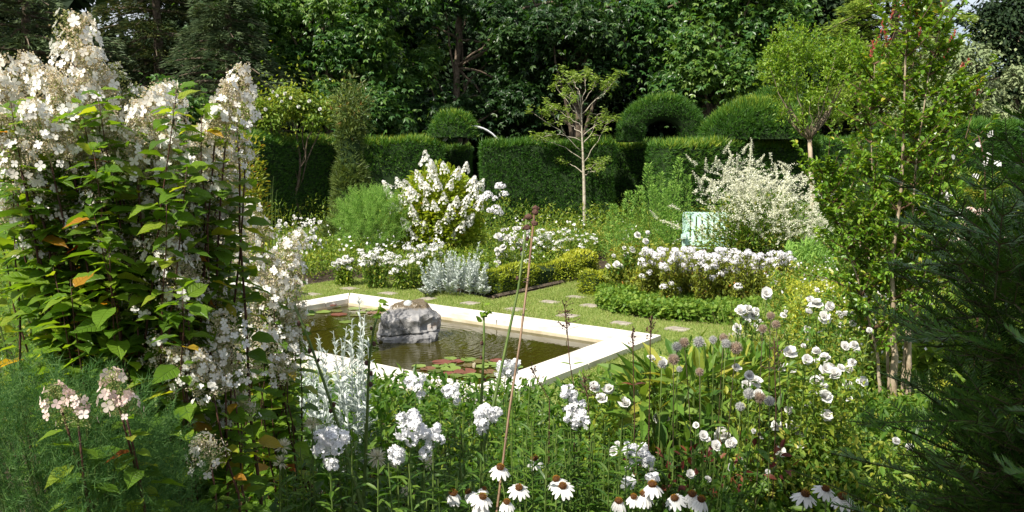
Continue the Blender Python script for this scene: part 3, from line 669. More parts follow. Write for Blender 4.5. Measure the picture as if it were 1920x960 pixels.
# ---------------------------------------------------------------- background trees
def crown_leaves(g, clumps, n, leaf, T, droop=.3, flat=.6, lo=.5):
    """clumps: array of (x,y,z,r). leaves on flattened clump shells"""
    w_ = clumps[:, 3]**2; i = g.choice(len(clumps), n, p=w_/w_.sum()); c = clumps[i]
    o = rdir(g, n, .15); rad = (.45+.6*g.random(n)**.6)
    pos = c[:, :3]+o*(c[:, 3]*rad)[:, None]*A(1, 1, flat); fr = g.random(n) < .22; pos[fr] += g.normal(size=(fr.sum(), 3))*(.8*c[fr, 3])[:, None]
    d = norm(o*A(1, 1, .2)+rdir(g, n)*.6-A(0, 0, droop)); nr = norm(A(0, 0, .7)+rdir(g, n)*.6+o*.6)
    s = leaf*(.6+.7*g.random(n))
    return pos, d, nr, s, i
def make_clumps(g, blobs, per, rr):
    out = []
    for (c, rx, ry, rz_) in blobs:
        k = max(3, int(per*rx*rz_)); o = rdir(g, k); r = .55+.45*g.random(k)**.5
        p = c+o*r[:, None]*A(rx, ry, rz_); out.append(np.c_[p, g.uniform(*rr, k)])
    return np.concatenate(out)
def bigtree(name, label, px, Y, blobs_px, nleaf, leaf, mat, T=MAPLE, trunk_r=.25, trunk_top=None, per=4.2, rr=(.28, .75), droop=.7, seed=0, bark='bark', lean=0, group='trees behind the hedge', limbs=26, ry=1.6, flat=.95):
    g = rg(seed+500); base = A(hx(px, Y), Y, 0)
    blobs = []
    for (bx, by, bw, bh) in blobs_px:
        c = at(bx, by, Y); blobs.append((c, bw/F*Y, min(ry, bw/F*Y), bh/F*Y))
    cl = make_clumps(g, blobs, per, rr)
    th = thing(name, label, 'tree', base, group)
    topz = zat(trunk_top, Y) if trunk_top is not None else max(c[2] for c, *_ in blobs)
    top = A(base[0]+lean, Y, topz); path = wob(np.linspace(base, top, 9), g, .08)
    part('trunk', tube(path, np.linspace(trunk_r, trunk_r*.35, 9), 9), M[bark], th, smooth=True)
    geo = []
    for i in g.choice(len(cl), min(limbs, len(cl)), replace=False):
        t_ = g.uniform(.3, .95); a = path[int(t_*8)]; e = cl[i][:3]; mid = (a+e)/2+A(0, 0, .25*np.linalg.norm(e-a)*.5)
        geo.append(tube(wob(bez(a, mid, e, 7), g, .04), np.linspace(trunk_r*.28, .02, 7), 5))
    part('limbs', geo, M[bark], th, smooth=True)
    pos, d, nr, s, i = crown_leaves(g, cl, nleaf, leaf, T, droop, flat)
    rnd = np.clip(g.random(nleaf)*.6+.4*g.random(len(cl))[i], 0, 1); base = A(base[0], Y-ry*.25, 0)
    part('crown', scatter(T, pos, d, nr, s, g, rnd), M[mat], th)
    return th
# dark wood behind everything
g = rg(7); n = 60000
p = np.c_[g.uniform(-34, 36, n), g.uniform(35, 41, n), g.uniform(0, 15, n)]
px_ = 960+p[:, 0]/p[:, 1]*F; py_ = 309-(p[:, 2]-CH)/p[:, 1]*F
sky_gap = ((px_ > 1560) & (py_ < 110) & (g.random(n) < .75)) | ((px_ > 1770) & (px_ < 1885) & (py_ < 150)) | ((np.hypot((px_-250)/60, (py_-50)/35) < 1) & (g.random(n) < .9)) | ((np.hypot((px_-1240)/50, (py_-85)/45) < 1) & (g.random(n) < .85)) | ((np.hypot((px_-1640)/90, (py_-40)/55) < 1) & (g.random(n) < .9))
keep = ~sky_gap & (sn(p, .9, 4, 3)+.55 > g.random(n)*.3); p = p[keep]; n = len(p)
solo('distant_wood', 'dark mass of woodland far behind the garden', 'wood', scatter(QUAD, p, rdir(g, n), rdir(g, n), g.uniform(.45, .95, n)[:, None]*A(1.5, 1, 1), g), M['wood'], (0, 38, 0), kind='stuff')
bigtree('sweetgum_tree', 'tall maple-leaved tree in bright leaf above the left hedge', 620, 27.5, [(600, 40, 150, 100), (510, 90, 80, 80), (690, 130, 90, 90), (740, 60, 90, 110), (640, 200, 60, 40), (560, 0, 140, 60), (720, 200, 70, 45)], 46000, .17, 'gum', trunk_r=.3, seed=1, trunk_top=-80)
bigtree('sweetgum_tree', 'shaded broadleaf tree with a bare grey brown trunk right of the bright one', 860, 29, [(785, 40, 50, 50), (925, 150, 40, 60), (960, 50, 80, 60), (790, 200, 50, 40), (930, 215, 80, 35), (860, 225, 60, 25), (860, 0, 60, 35)], 15000, .19, 'gum_shaded', trunk_r=.19, seed=2, trunk_top=-40, limbs=30)
bigtree('sweetgum_tree', 'broad dark crowned tree behind the small pale trunked tree', 1080, 28.5, [(1010, 30, 110, 60), (1120, 60, 90, 60), (1160, 20, 90, 60), (1030, 170, 60, 40), (1100, 130, 80, 45)], 16000, .19, 'gum_shaded', trunk_r=.3, seed=3, trunk_top=-60)
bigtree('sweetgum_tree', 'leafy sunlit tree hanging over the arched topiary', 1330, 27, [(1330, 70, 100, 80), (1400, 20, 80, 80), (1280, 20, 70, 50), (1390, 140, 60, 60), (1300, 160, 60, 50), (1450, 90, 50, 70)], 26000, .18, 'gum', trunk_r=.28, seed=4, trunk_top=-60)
# second shaded layer
for i, (px, Y, bl, lab) in enumerate(((470, 33, [(420, 60, 130, 130), (520, 200, 100, 80)], 'dark tree filling the gap behind the left conifers'),
                          (790, 34, [(780, 100, 140, 150), (700, 220, 100, 60)], 'dark tree standing deep behind the shaded trunk'),
                          (1060, 34, [(1050, 130, 170, 120), (1180, 170, 120, 90)], 'dark tree deep behind the small pale trunked tree'),
                          (1480, 33, [(1480, 90, 100, 120), (1400, 200, 120, 60)], 'dark tree behind the bright vase shaped tree'))):
    bigtree('woodland_tree', lab, px, Y, bl, 15000, .30, 'wood', QUAD, .3, seed=20+i, trunk_top=-40, rr=(.8, 1.4), per=1.6, ry=2.5)
def conifer(label, px, Y, top_py, halfw, mat, nfol, seed, z0=.3, layers=22, droop=.18, size=.26, fl=.18, tr=.3, vis_top=-120, thin=.35):
    g = rg(seed+700); b = A(hx(px, Y), Y, 0); H = zat(top_py, Y); th = thing('conifer_tree', label, 'conifer', b, 'conifers behind the garden')
    part('trunk', tube(wob(np.linspace(b, b+A(.2, 0, H), 8), g, .05), np.linspace(tr, .06, 8), 8), M['bark'], th, smooth=True)
    pts = []; dirs = []; geo = []
    for l in range(layers):
        t_ = (l+.5)/layers; z = H*(.12+.86*t_); L = halfw*(1-t_**1.6)*g.uniform(.75, 1.15)+.4
        for k in range(6):
            a = g.uniform(0, 2*pi); d = A(math.cos(a), math.sin(a), 0); s0 = b+A(0, 0, z); e = s0+d*L+A(0, 0, -droop*L+.1*g.normal())
            mid = (s0+e)/2+A(0, 0, .12*L); P = bez(s0, mid, e, 6); geo.append(tube(P, np.linspace(.06, .012, 6), 4, cap=False))
            m = int(nfol/layers/6); tt = g.random(m)**.6; pp = (1-tt)[:, None]**2*s0+2*(tt*(1-tt))[:, None]*mid+(tt**2)[:, None]*e
            sd = A(-d[1], d[0], 0); wd = (.35+.5*(1-tt))*L*.45; off = g.uniform(-1, 1, m)
            pts.append(pp+sd*(off*wd)[:, None]+A(0, 0, 1)*(g.normal(size=m)*fl*.5-.12*abs(off)*wd)[:, None]); dirs.append(d*1.0+sd*(off*1.3)[:, None]+rdir(g, m)*.35-A(0, 0, .25))
    part('limbs', geo, M['bark'], th)
    P = np.concatenate(pts); D = np.concatenate(dirs); n = len(P)
    part('crown', scatter(TUFT, P, D, A(0, 0, 1)+rdir(g, n)*.3, g.uniform(.6, 1.3, n)[:, None]*size*A(thin*1.6, 1, thin*1.6), g), M[mat], th)
conifer('huge dark conifer with drooping boughs in the top left corner', 60, 26, -160, 4.2, 'cedar', 26000, 1, size=.28)
conifer('dark conifer with bare lower limbs left of the blue cedar', 300, 30, -200, 3.4, 'pine', 20000, 2, size=.28)
conifer('blue grey cedar with layered sprays beside the bright leafed tree', 430, 25, -60, 2.6, 'cedar', 22000, 3, size=.24)
conifer('feathery light green conifer behind the tall leafy shrub', 1660, 30, -140, 4.6, 'cypress', 24000, 4, size=.28, droop=.3)
conifer('dark feathery conifer between the broadleaf wood and the vase shaped tree', 1530, 34, -160, 3.2, 'pine', 15000, 5, size=.3)
bigtree('silver_leaved_tree', 'silvery grey leaved tree rising behind the hedge at the right', 1820, 24, [(1820, 170, 90, 60), (1770, 130, 50, 50), (1860, 200, 70, 40), (1720, 190, 50, 40)], 16000, .13, 'silvertree', QUAD, .12, seed=8, trunk_top=120, rr=(.3, .6), ry=1.2)
bigtree('dark_tree', 'dark leafy tree cut off by the top right corner', 1900, 30, [(1900, 60, 50, 90), (1930, 140, 60, 50), (1870, 20, 30, 30)], 9000, .2, 'wood', QUAD, .25, seed=9, trunk_top=-60, rr=(.4, .9))
bigtree('bright_shrub', 'bright green broadleaf shrub behind the left hedge, beside the conifers', 335, 23, [(330, 185, 45, 38), (300, 215, 35, 30)], 3500, .16, 'gum', MAPLE, .05, seed=10, trunk_top=200, rr=(.25, .5), ry=.6)
rb = bigtree('rambling_rose', 'rambling rose with loose greyish twigs and white blooms above the left hedge', 560, 21, [(520, 220, 60, 45), (580, 215, 50, 35), (480, 240, 50, 40)], 7500, .10, 'bed_leaf', QUAD, .05, seed=11, trunk_top=230, rr=(.2, .45), ry=.6)

def vase_tree():
    Y = 15.0; b = on(1522, 470); Y = b[1]; g = rg(61)
    th = thing('vase_tree', 'small vase shaped tree with slim forked trunk and bright yellow green crown', 'tree', b)
    fork = at(1518, 262, Y); part('trunk', tube(wob(np.linspace(b, fork, 7), g, .015), np.linspace(.062, .048, 7), 8), M['trunk_tan'], th, smooth=True)
    cl = make_clumps(g, [(at(1520, 150, Y), 88/F*Y, .6, 85/F*Y), (at(1470, 130, Y), 40/F*Y, .4, 60/F*Y), (at(1580, 130, Y), 40/F*Y, .4, 50/F*Y), (at(1520, 215, Y), 60/F*Y, .4, 30/F*Y), (at(1500, 90, Y), 60/F*Y, .4, 35/F*Y), (at(1560, 95, Y), 60/F*Y, .4, 35/F*Y)], 34, (.10, .22))
    geo = []
    for i in g.choice(len(cl), 12, replace=False):
        e = cl[i][:3]; geo.append(tube(wob(bez(fork, (fork+e)/2+A(0, 0, -.12)+(e-fork)*A(.25, .25, 0), e, 7), g, .02), np.linspace(.022, .005, 7), 5))
    for a in (-1, -.3, .9): e = at(1518+a*50, 190, Y); geo.append(tube(bez(fork, fork+A(a*.15, 0, .3), e, 6), np.linspace(.038, .02, 6), 6))
    part('limbs', geo, M['bark_tan'], th, smooth=True)
    pos, d, nr, s, i = crown_leaves(g, cl, 6000, .065, None, -.2, 1.3)
    P = [pos]; tw = []
    for _ in range(120):
        s0 = cl[g.integers(len(cl))][:3]; e = s0+A(g.normal()*.12, g.normal()*.12, g.uniform(.15, .55)); tw.append(tube([s0, e], [.005, .002], 4, cap=False)); P.append(s0+(e-s0)*g.random(36)[:, None]+g.normal(size=(36, 3))*.02)
    pos = np.concatenate(P); n = len(pos); part('shoots', tw, M['bark_tan'], th)
    part('crown', scatter(SMALLOV, pos, rdir(g, n, .5), A(0, 0, 1)+rdir(g, n)*.6, .078*g.uniform(.6, 1.3, n), g), M['vase_leaf'], th)
vase_tree()

def small_tree():
    b = on(1097, 452); Y = b[1]; g = rg(62)
    th = thing('small_tree', 'slender pale trunked tree with open umbrella twigs in the middle of the border', 'tree', b)
    K = lambda x, y, dy=0: at(x, y, Y+dy)
    tr = [b, K(1096, 400), K(1095, 340), K(1093, 290), K(1091, 245), K(1090, 200), K(1086, 170)]
    part('trunk', tube(tr, [.055, .047, .04, .028, .021, .015, .008], 8), M['bark_pale'], th, smooth=True)
    br = [((1094, 300), (1060, 270), (1010, 262)), ((1093, 285), (1060, 250), (1000, 212)), ((1091, 265), (1040, 240), (1005, 265)), ((1094, 305), (1120, 270), (1135, 235)),
          ((1095, 320), (1110, 310), (1135, 305)), ((1094, 325), (1080, 312), (1052, 300)), ((1092, 255), (1120, 230), (1150, 222)), ((1090, 220), (1060, 190), (1042, 158)),
          ((1089, 210), (1075, 165), (1055, 145)), ((1089, 205), (1100, 160), (1095, 143)), ((1090, 215), (1120, 185), (1160, 145)), ((1090, 200), (1110, 170), (1118, 150)),
          ((1090, 240), (1065, 215), (1040, 205)), ((1089, 190), (1080, 160), (1075, 150)), ((1092, 270), (1115, 250), (1120, 215)), ((1096, 328), (1105, 322), (1118, 322)),
          ((1090, 230), (1075, 200), (1068, 180)), ((1091, 250), (1070, 235), (1060, 225)), ((1120, 185), (1135, 178), (1142, 165)), ((1060, 250), (1040, 225), (1030, 205))]
    geo = []; tips = []
    for i, (p0, p1, p2) in enumerate(br):
        dy = g.uniform(-.5, .5); P = bez(K(*p0), K(*p1, dy*.5), K(*p2, dy), 8); geo.append(tube(wob(P, g, .018), np.linspace(.013, .004, 8), 5))
        for k in (5, 6, 7):
            for _ in range(2):
                e = P[k]+A(g.normal()*.14, g.normal()*.12, abs(g.normal())*.10+.02); geo.append(tube([P[k], (P[k]+e)/2+A(0, 0, .02), e], [.007, .005, .003], 4)); tips.append(e)
    part('limbs', geo, M['bark_pale'], th, smooth=True)
    tips = np.array(tips); m = 24; P = np.repeat(tips, m, 0); n = len(P); a = g.uniform(0, 2*pi, n); P = P+g.normal(size=(n, 3))*A(.03, .03, .05)
    d = np.c_[np.cos(a), np.sin(a), g.uniform(-.6, .5, n)]
    part('leaves', scatter(QUAD, P, d, A(0, 0, 1)+rdir(g, n)*.8, g.uniform(.06, .13, n)[:, None]*A(.7, 1, 1), g), M['sumac'], th)
small_tree()

# ---------------------------------------------------------------- border undergrowth (nobody could count it)
def undergrowth(name, label, poly_px, n, hmax, leaf, mat, T=SMALLOV, seed=0, hmin=.3, rough=.35, freq=1.6, poly=None, up=.6, wide=1., stems=0):
    g = rg(seed+300); P = poly if poly is not None else [on(*p) for p in poly_px]
    q = sample_poly(P, n, g)
    h = (hmax(q) if callable(hmax) else hmax)*(1+rough*sn(q, freq*2, seed, 3)); t_ = g.random(n)**.55
    z = h*(hmin+(1-hmin)*t_)*t_.clip(.05)+.01
    pos = np.c_[q, z]; d = rdir(g, n, up); nr = norm(A(0, 0, 1)+rdir(g, n)*.7)
    s = leaf*g.uniform(.55, 1.3, n)
    o = solo(name, label, 'plants', [scatter(T, pos, d, nr, s[:, None]*A(wide, 1, 1), g)], M[mat], (P[0][0], P[0][1], 0), kind='stuff')
    return o

undergrowth('border_foliage', 'dim green foliage glimpsed behind the tall hydrangea', None, 34000, .75, .08, 'bed_leaf', seed=15, poly=[A(-8, 5, 0), A(-1.9, 5, 0), A(-2.6, 8, 0), A(-3.6, 12, 0), A(-9, 14, 0)], rough=.5)
undergrowth('border_foliage', 'green foliage beyond the right end of the garden beds', None, 42000, .6, .09, 'bed_leaf', seed=16, poly=[A(3.2, 3.0, 0), A(9.5, 3.0, 0), A(11, 15.5, 0), A(6.5, 15.5, 0), A(4.6, 8, 0)], rough=.5)
undergrowth('wood_floor', 'ivy and leaf litter under the trees behind the hedge', None, 30000, .5, .2, 'wood', T=ROUND, seed=17, poly=[A(-24, 14, 0), A(-9, 16, 0), A(-7, 24, 0), A(16, 24, 0), A(24, 18, 0), A(24, 34, 0), A(-24, 34, 0)], rough=.5)
# ---------------------------------------------------------------- flowering plants
def bush(name, label, cat, base, blobs, n, leaf, mat, T=SMALLOV, stems=14, stemmat='stem', seed=0, group=None, inner=None, shell=.55, up=.4, ar=1., sr=.006):
    """blobs: (centre, rx, ry, rz) world"""
    g = rg(seed+1100); th = thing(name, label, cat, base, group)
    w_ = np.array([b[1]*b[3] for b in blobs]); i = g.choice(len(blobs), n, p=w_/w_.sum()); C_ = np.array([b[0] for b in blobs])[i]; Rr = np.array([b[1:] for b in blobs])[i]
    o = rdir(g, n); r = (shell+(1-shell)*g.random(n)**.7)*(1+.16*sn(o*2+C_, 2.5, seed, 2)); pos = C_+o*Rr*r[:, None]; k = pos[:, 2] > .01; pos, o = pos[k], o[k]; n = len(pos)
    part('foliage', scatter(T, pos, norm(o+rdir(g, n)*.7+A(0, 0, up)), norm(A(0, 0, 1)+rdir(g, n)*.6+o*.3), leaf*g.uniform(.6, 1.25, n)[:, None]*A(ar, 1, 1), g), M[mat], th)
    geo = []
    for j in range(stems):
        b = blobs[g.integers(len(blobs))]; e = b[0]+rdir(g, 1)[0]*A(*b[1:])*.8; e[2] = max(e[2], .1); s0 = A(base[0], base[1], 0)+A(g.normal()*.05, g.normal()*.05, 0)
        geo.append(tube(bez(s0, (s0+e)/2*A(1, 1, 1)+A(0, 0, .1), e, 6), np.linspace(sr*1.6, sr*.6, 6), 5, cap=False))
    if geo: part('stems', geo, M[stemmat], th)
    return th
# flower meshes shared by many parts
def rose_mesh(name, mat, seed):
    g = rg(seed); geo = []
    for k, el, L in ((6, -.1, .85), (6, .35, .95), (6, .75, .95), (5, 1.1, .9), (4, 1.35, .8)):
        for i in range(k):
            a = 2*pi*(i+g.uniform(-.35, .35))/k+el; el_ = el+g.normal()*.22; L = L*g.uniform(.85, 1.15); d = A(math.cos(a)*math.cos(el), math.sin(a)*math.cos(el), math.sin(el)); nr = A(-math.cos(a)*math.sin(el), -math.sin(a)*math.sin(el), math.cos(el))
            geo.append(scatter(ROUND, A(0, 0, 0)[None], d[None], nr[None], A(1.5*L, L, 2*L)[None], g))
    return mesh(name, geo, mat, np.zeros(3))
def head_mesh(name, mat, T, n, seed, rx=1, rz_=.8, fs=.3, lo=-.3, budn=0):
    g = rg(seed); o = rdir(g, n*3, .15); o = o[o[:, 2] > lo][:n]; p = o*A(rx, rx, rz_)*(.8+.25*g.random(len(o)))[:, None]
    return mesh(name, [scatter(T, p, norm(o+rdir(g, len(o))*.35), rdir(g, len(o)), fs*g.uniform(.8, 1.15, len(o)), g)], mat, np.zeros(3))
ROSES = [rose_mesh('rose', M['petal'], i) for i in range(6)]
PHLOX_FAR = [head_mesh('phlox_far', M['petal_lil'], FL4S, 46, 40+i, fs=.26) for i in range(3)]
WHITE_FAR = [head_mesh('white_far', M['petal'], FL4S, 26, 60+i, rz_=.35, fs=.26, lo=0) for i in range(3)]
def cluster_mesh(name, mat, seed):
    g = rg(seed); geo = []
    for c, r_ in [((0, 0, .3), .5), ((.62, .1, -.05), .34), ((-.58, .25, .05), .36), ((.1, -.6, -.05), .36), ((-.3, .1, -.6), .34), ((.3, -.2, .75), .28), ((-.45, -.45, .5), .26), ((.45, .3, .45), .3)]:
        c = A(*c)+g.normal(size=3)*.13; n = int(44*r_); o = rdir(g, n, .15); geo.append(scatter(FLOR5, c+o*r_, norm(o+rdir(g, n)*.3+A(0, -.15, 0)), rdir(g, n), .25*g.uniform(.8, 1.15, n), g))
    return mesh(name, geo, mat, np.zeros(3))
PHLOX_NEAR = [cluster_mesh('phlox_near', M['petal_cool'], 50+i) for i in range(4)]
def cone_panicle(name, mat, T, n, seed, fs, L=1., W=.42):
    g = rg(seed); t_ = g.random(n)**1.1; a = g.uniform(0, 2*pi, n); r = W*(1-t_)**.75*g.uniform(.75, 1.1, n)+.04
    p = np.c_[r*np.cos(a), r*np.sin(a), t_*L]; o = norm(np.c_[np.cos(a), np.sin(a), np.full(n, .35)])
    return mesh(name, [scatter(T, p, norm(o+rdir(g, n)*.4), rdir(g, n), fs*g.uniform(.75, 1.2, n), g)], mat, np.zeros(3))
PAN_FAR = [cone_panicle('panicle_far', M['petal_hyd'], FL4S, 85, 70+i, .10) for i in range(4)]

g = rg(640)
for (x, y) in ((512, 172), (520, 180), (535, 176), (545, 184), (528, 190), (560, 200), (580, 190), (600, 205), (506, 186), (498, 205)):
    put('flower', ROSES[g.integers(6)], rb, at(x, y, 20.3), eul(norm(A(g.normal()*.3, -1, .4)), g), .042)
# mid hydrangea
mh = [(798, 295), (809, 310), (811, 325), (832, 313), (858, 323), (874, 313), (887, 343), (890, 360), (723, 347), (746, 341), (762, 350), (783, 328), (791, 343), (772, 362), (801, 352), (754, 375), (772, 393), (736, 388),
      (798, 382), (814, 385), (832, 370), (856, 377), (869, 395), (845, 395), (837, 408), (882, 410), (822, 424), (796, 424), (866, 424), (759, 419), (775, 442), (876, 375), (820, 345), (845, 345), (728, 362), (900, 380), (780, 408), (902, 345), (850, 440)]
def hydr_mid():
    base = A(*on(835, 492)); Y = base[1]; g = rg(81)
    c = at(818, 400, Y); bl = [(c, 88/F*Y, .75, 62/F*Y), (at(825, 365, Y), 62/F*Y, .5, 50/F*Y), (at(820, 440, Y), 85/F*Y, .7, 45/F*Y)]
    th = bush('hydrangea_shrub', 'rounded shrub with cone shaped white flower heads and lime green leaves across the pond', 'shrub', base, bl, 7000, .105, 'hyd2_leaf', T=SMALLOV, stems=30, stemmat='twig', seed=81, shell=.6, ar=1.5, sr=.008)
    for i, (x, y) in enumerate(mh):
        k = ((x-818)/95)**2+((y-385)/95)**2; Yi = Y-.75*math.sqrt(max(0, 1-min(1, k)))+g.uniform(-.1, .1); tip = at(x, y, Yi)
        ax = norm(A((x-818)/160+g.normal()*.15, -.35, 1)); L = g.uniform(.19, .29)
        put('flower_head', PAN_FAR[i % 4], th, tip-ax*L*.5, eul(ax, g), L)
hydr_mid()
def fennel(label, base, C_, Rr, n, L, wd, mat, seed, stems=20):
    """cloud of thread leaves grouped in plumes"""
    g = rg(seed); th = thing('fennel_plant', label, 'plant', base); K = max(30, n//60); o = rdir(g, K, .2); pc = C_+o*Rr*(.35+.65*g.random(K)**.5)[:, None]; pc = pc[pc[:, 2] > .02]; K = len(pc)
    ax = norm((pc-C_)*.8+A(0, 0, .45)+rdir(g, K)*.4)
    i = g.integers(0, K, n); t_ = g.random(n)*L*4; p = pc[i]+ax[i]*t_[:, None]+rdir(g, n)*(.5*L*(1.2-t_/(L*4)))[:, None]; d = norm(ax[i]*.9+rdir(g, n)*.9)
    part('foliage', scatter(THIN, p, d, rdir(g, n), np.c_[np.full(n, wd), g.uniform(.5, 1.2, n)*L, np.full(n, L)], g), M[mat], th)
    geo = []
    for k in g.choice(K, min(stems, K), replace=False):
        s0 = A(base[0]+g.normal()*.06, base[1]+g.normal()*.06, 0); geo.append(tube(bez(s0, (s0+pc[k])/2+A(0, 0, .1), pc[k]+ax[k]*L*2.5, 7), np.linspace(.007, .002, 7), 5, cap=False))
    part('stems', geo, M['stem'], th); return th
b_ = on(695, 500); fen = fennel('feathery bright green fennel mound left of the white flowering shrub', b_, at(697, 430, b_[1]), A(.60, .5, .62), 26000, .085, .10, 'fennel', 91)

# far-left border
undergrowth('border_foliage', 'mixed low green foliage of the far left border', [(480, 540), (560, 534), (640, 520), (800, 536), (925, 555), (1100, 512), (1130, 470), (1000, 462), (800, 458), (600, 452), (430, 470)], 42000,
            lambda q: .42+.0*q[:, 0], .065, 'bed_leaf', seed=1)
undergrowth('border_foliage', 'tangled taller greenery in front of the yew hedge', [(440, 470), (600, 455), (900, 460), (1150, 470), (1500, 480), (1700, 490), (1700, 445), (1400, 438), (1100, 436), (600, 430), (350, 440)], 46000,
            lambda q: .85+.0*q[:, 0], .10, 'bed_leaf', seed=2, rough=.5, T=LANCE, wide=1.3)
undergrowth('border_foliage', 'loose yellow green foliage behind the box hedges', [(960, 500), (1120, 490), (1240, 520), (1240, 470), (1100, 455), (960, 470)], 14000, .55, .07, 'lime_leaf', seed=3)
def white_patch(name, label, cat, spots, base, Y, meshes, size, mat='bed_leaf', leaf=.06, seed=0, group=None, nleaf=900, stem='stem', leafT=SMALLOV, low=.05, ar=1., fname='flower_head'):
    """clump with white heads at photo pixels"""
    g = rg(seed+1500); th = thing(name, label, cat, base, group)
    geo = []; tips = []
    for i, (x, y) in enumerate(spots):
        Yi = Y+g.uniform(-.18, .18); tip = at(x, y, Yi); tips.append(tip); ax = norm(A(g.normal()*.35, -.9+g.normal()*.4, .9)) if fname == 'rose' or meshes is ROSES else norm(A(g.normal()*.25, -.3+g.normal()*.2, 1)); s = size*g.uniform(.65, 1.25)
        put(fname, meshes[g.integers(len(meshes))], th, tip, eul(ax, g), s)
        s0 = A(base[0]*.5+tip[0]*.5, base[1]*.5+tip[1]*.5, 0); geo.append(tube(bez(s0, (s0+tip)/2+A(g.normal()*.02, 0, 0), tip, 6), np.linspace(.005, .0025, 6), 4, cap=False))
    part('stems', geo, M[stem], th)
    tips = np.array(tips); i = g.integers(0, len(tips), nleaf); t_ = g.uniform(low, .97, nleaf); s0 = A(base[0], base[1], 0)*.5+tips[i]*A(.5, .5, 0)
    p = s0+(tips[i]-s0)*t_[:, None]+g.normal(size=(nleaf, 3))*A(.035, .035, .0)
    part('leaves', scatter(leafT, p, rdir(g, nleaf, .35), norm(A(0, 0, 1)+rdir(g, nleaf)*.5), leaf*g.uniform(.6, 1.25, nleaf)[:, None]*A(ar, 1, 1), g), M[mat], th)
    return th
def rand_spots(g, x0, x1, y0, y1, n, slope=0): return [(x, g.uniform(y0, y1)+slope*(x-x0)) for x in np.sort(g.uniform(x0, x1, n))]
g = rg(5)
pats = [(520, 600, 405, 470, 16, 15.3, 'white flowering perennial clump below the shaded hedge', ROSES, .045), (620, 660, 485, 505, 6, 12.9, 'few round white blooms at the lawn edge far left', ROSES, .055),
        (675, 735, 468, 500, 17, 12.6, 'flat topped white flower clump left of the silver plants', WHITE_FAR, .06), (730, 790, 478, 512, 16, 12.5, 'flat topped white flower clump touching the silver plants', WHITE_FAR, .06),
        (760, 830, 455, 480, 13, 13.0, 'white flower clump behind the silver plants under the hydrangea', WHITE_FAR, .06), (930, 990, 425, 500, 20, 13.0, 'loose white bloomed perennial right of the hydrangea', ROSES, .045),
        (1000, 1060, 430, 475, 18, 14.5, 'airy white flowered perennial left of the small pale tree', WHITE_FAR, .05), (1060, 1120, 430, 478, 12, 14.5, 'airy white flowered perennial at the foot of the small pale tree', WHITE_FAR, .05)]
for i, (x0, x1, y0, y1, n, Y, lab, ms_, sz) in enumerate(pats):
    cx = (x0+x1)/2; base = A(hx(cx, Y), Y, 0)
    white_patch('flowering_perennial', lab, 'flowers', rand_spots(g, x0, x1, y0, y1, int(n*2.2)), base, Y, ms_, sz, seed=i, nleaf=1100, mat='bed_leaf' if i % 2 else 'lime_leaf')
# umbels on top right of the hydrangea
white_patch('flowering_perennial', 'tall plant with domed cream heads right of the lime leaved hydrangea', 'flowers', [(938, 350), (915, 365), (928, 372), (930, 392), (905, 372), (945, 365), (935, 400), (918, 395)], A(hx(930, 14), 14, 0), 14, PHLOX_FAR, .085, seed=33, nleaf=500)

# silver artemisia
def silver(label, stems_px, base, Y, leaf, seed, n_per=70, dy=.3):
    g = rg(seed); th = thing('silver_artemisia', label, 'plant', base, 'silver leaved plants'); geo = []; P = []; D = []; sz = []
    for (x, y) in stems_px:
        tip = at(x, y, Y+g.uniform(-dy, dy)); s0 = A(base[0]*.25+tip[0]*.75+g.normal()*.04, base[1]*.25+tip[1]*.75, 0)
        c = bez(s0, (s0+tip)/2+A(g.normal()*.03, g.normal()*.03, 0), tip, 9); geo.append(tube(c, np.linspace(.005, .002, 9), 4, cap=False))
        t_ = np.sort(g.uniform(.15, 1, n_per)); j = t_*8; k = np.minimum(j.astype(int), 7); fr = (j-k)[:, None]; p = c[k]*(1-fr)+c[k+1]*fr; a = g.uniform(0, 2*pi, n_per)
        P.append(p); D.append(np.c_[np.cos(a), np.sin(a), .5+.9*t_]); sz.append(leaf*(1.15-.6*t_**3)*g.uniform(.7, 1.2, n_per))
    part('stems', geo, M['silver'], th); P = np.concatenate(P); D = np.concatenate(D); sz = np.concatenate(sz); n = len(P)
    part('leaves', scatter(LANCE, P, D, A(0, 0, 1)+rdir(g, n)*.4, sz[:, None]*A(1.5, 1, 1.5), g), M['silver'], th)
g = rg(12)
silver('spreading silver white leaved plant spilling onto the far lawn edge', [(x, 470+abs(x-850)*.35+g.uniform(0, 60)) for x in g.uniform(785, 925, 90)], on(855, 536), 12.0, .07, 13, 80, .5)
silver('upright silver leaved plant behind the spilling one', [(800, 462), (812, 450), (825, 458), (898, 455), (905, 470), (893, 478), (880, 474), (815, 475), (838, 470)], on(850, 505), 13.3, .07, 14, 60, .2)
silver('small silver leaved plant at the start of the box hedge', [(940, 480), (952, 470), (962, 478), (970, 465), (958, 490)], on(955, 520), 13.1, .06, 15, 45, .15)
silver('tall silver leaved plant before the front edge of the pond', [(672, 556), (650, 612), (660, 600), (684, 590), (640, 640), (625, 620), (655, 640), (690, 640), (676, 620), (600, 640), (612, 660), (585, 680), (598, 630), (630, 680), (650, 690), (668, 680), (575, 640), (590, 700), (615, 700), (560, 660), (640, 715), (680, 665), (605, 720), (570, 700)], A(hx(630, 4.7), 4.7, 0), 4.6, .062, 16, 62, .35)

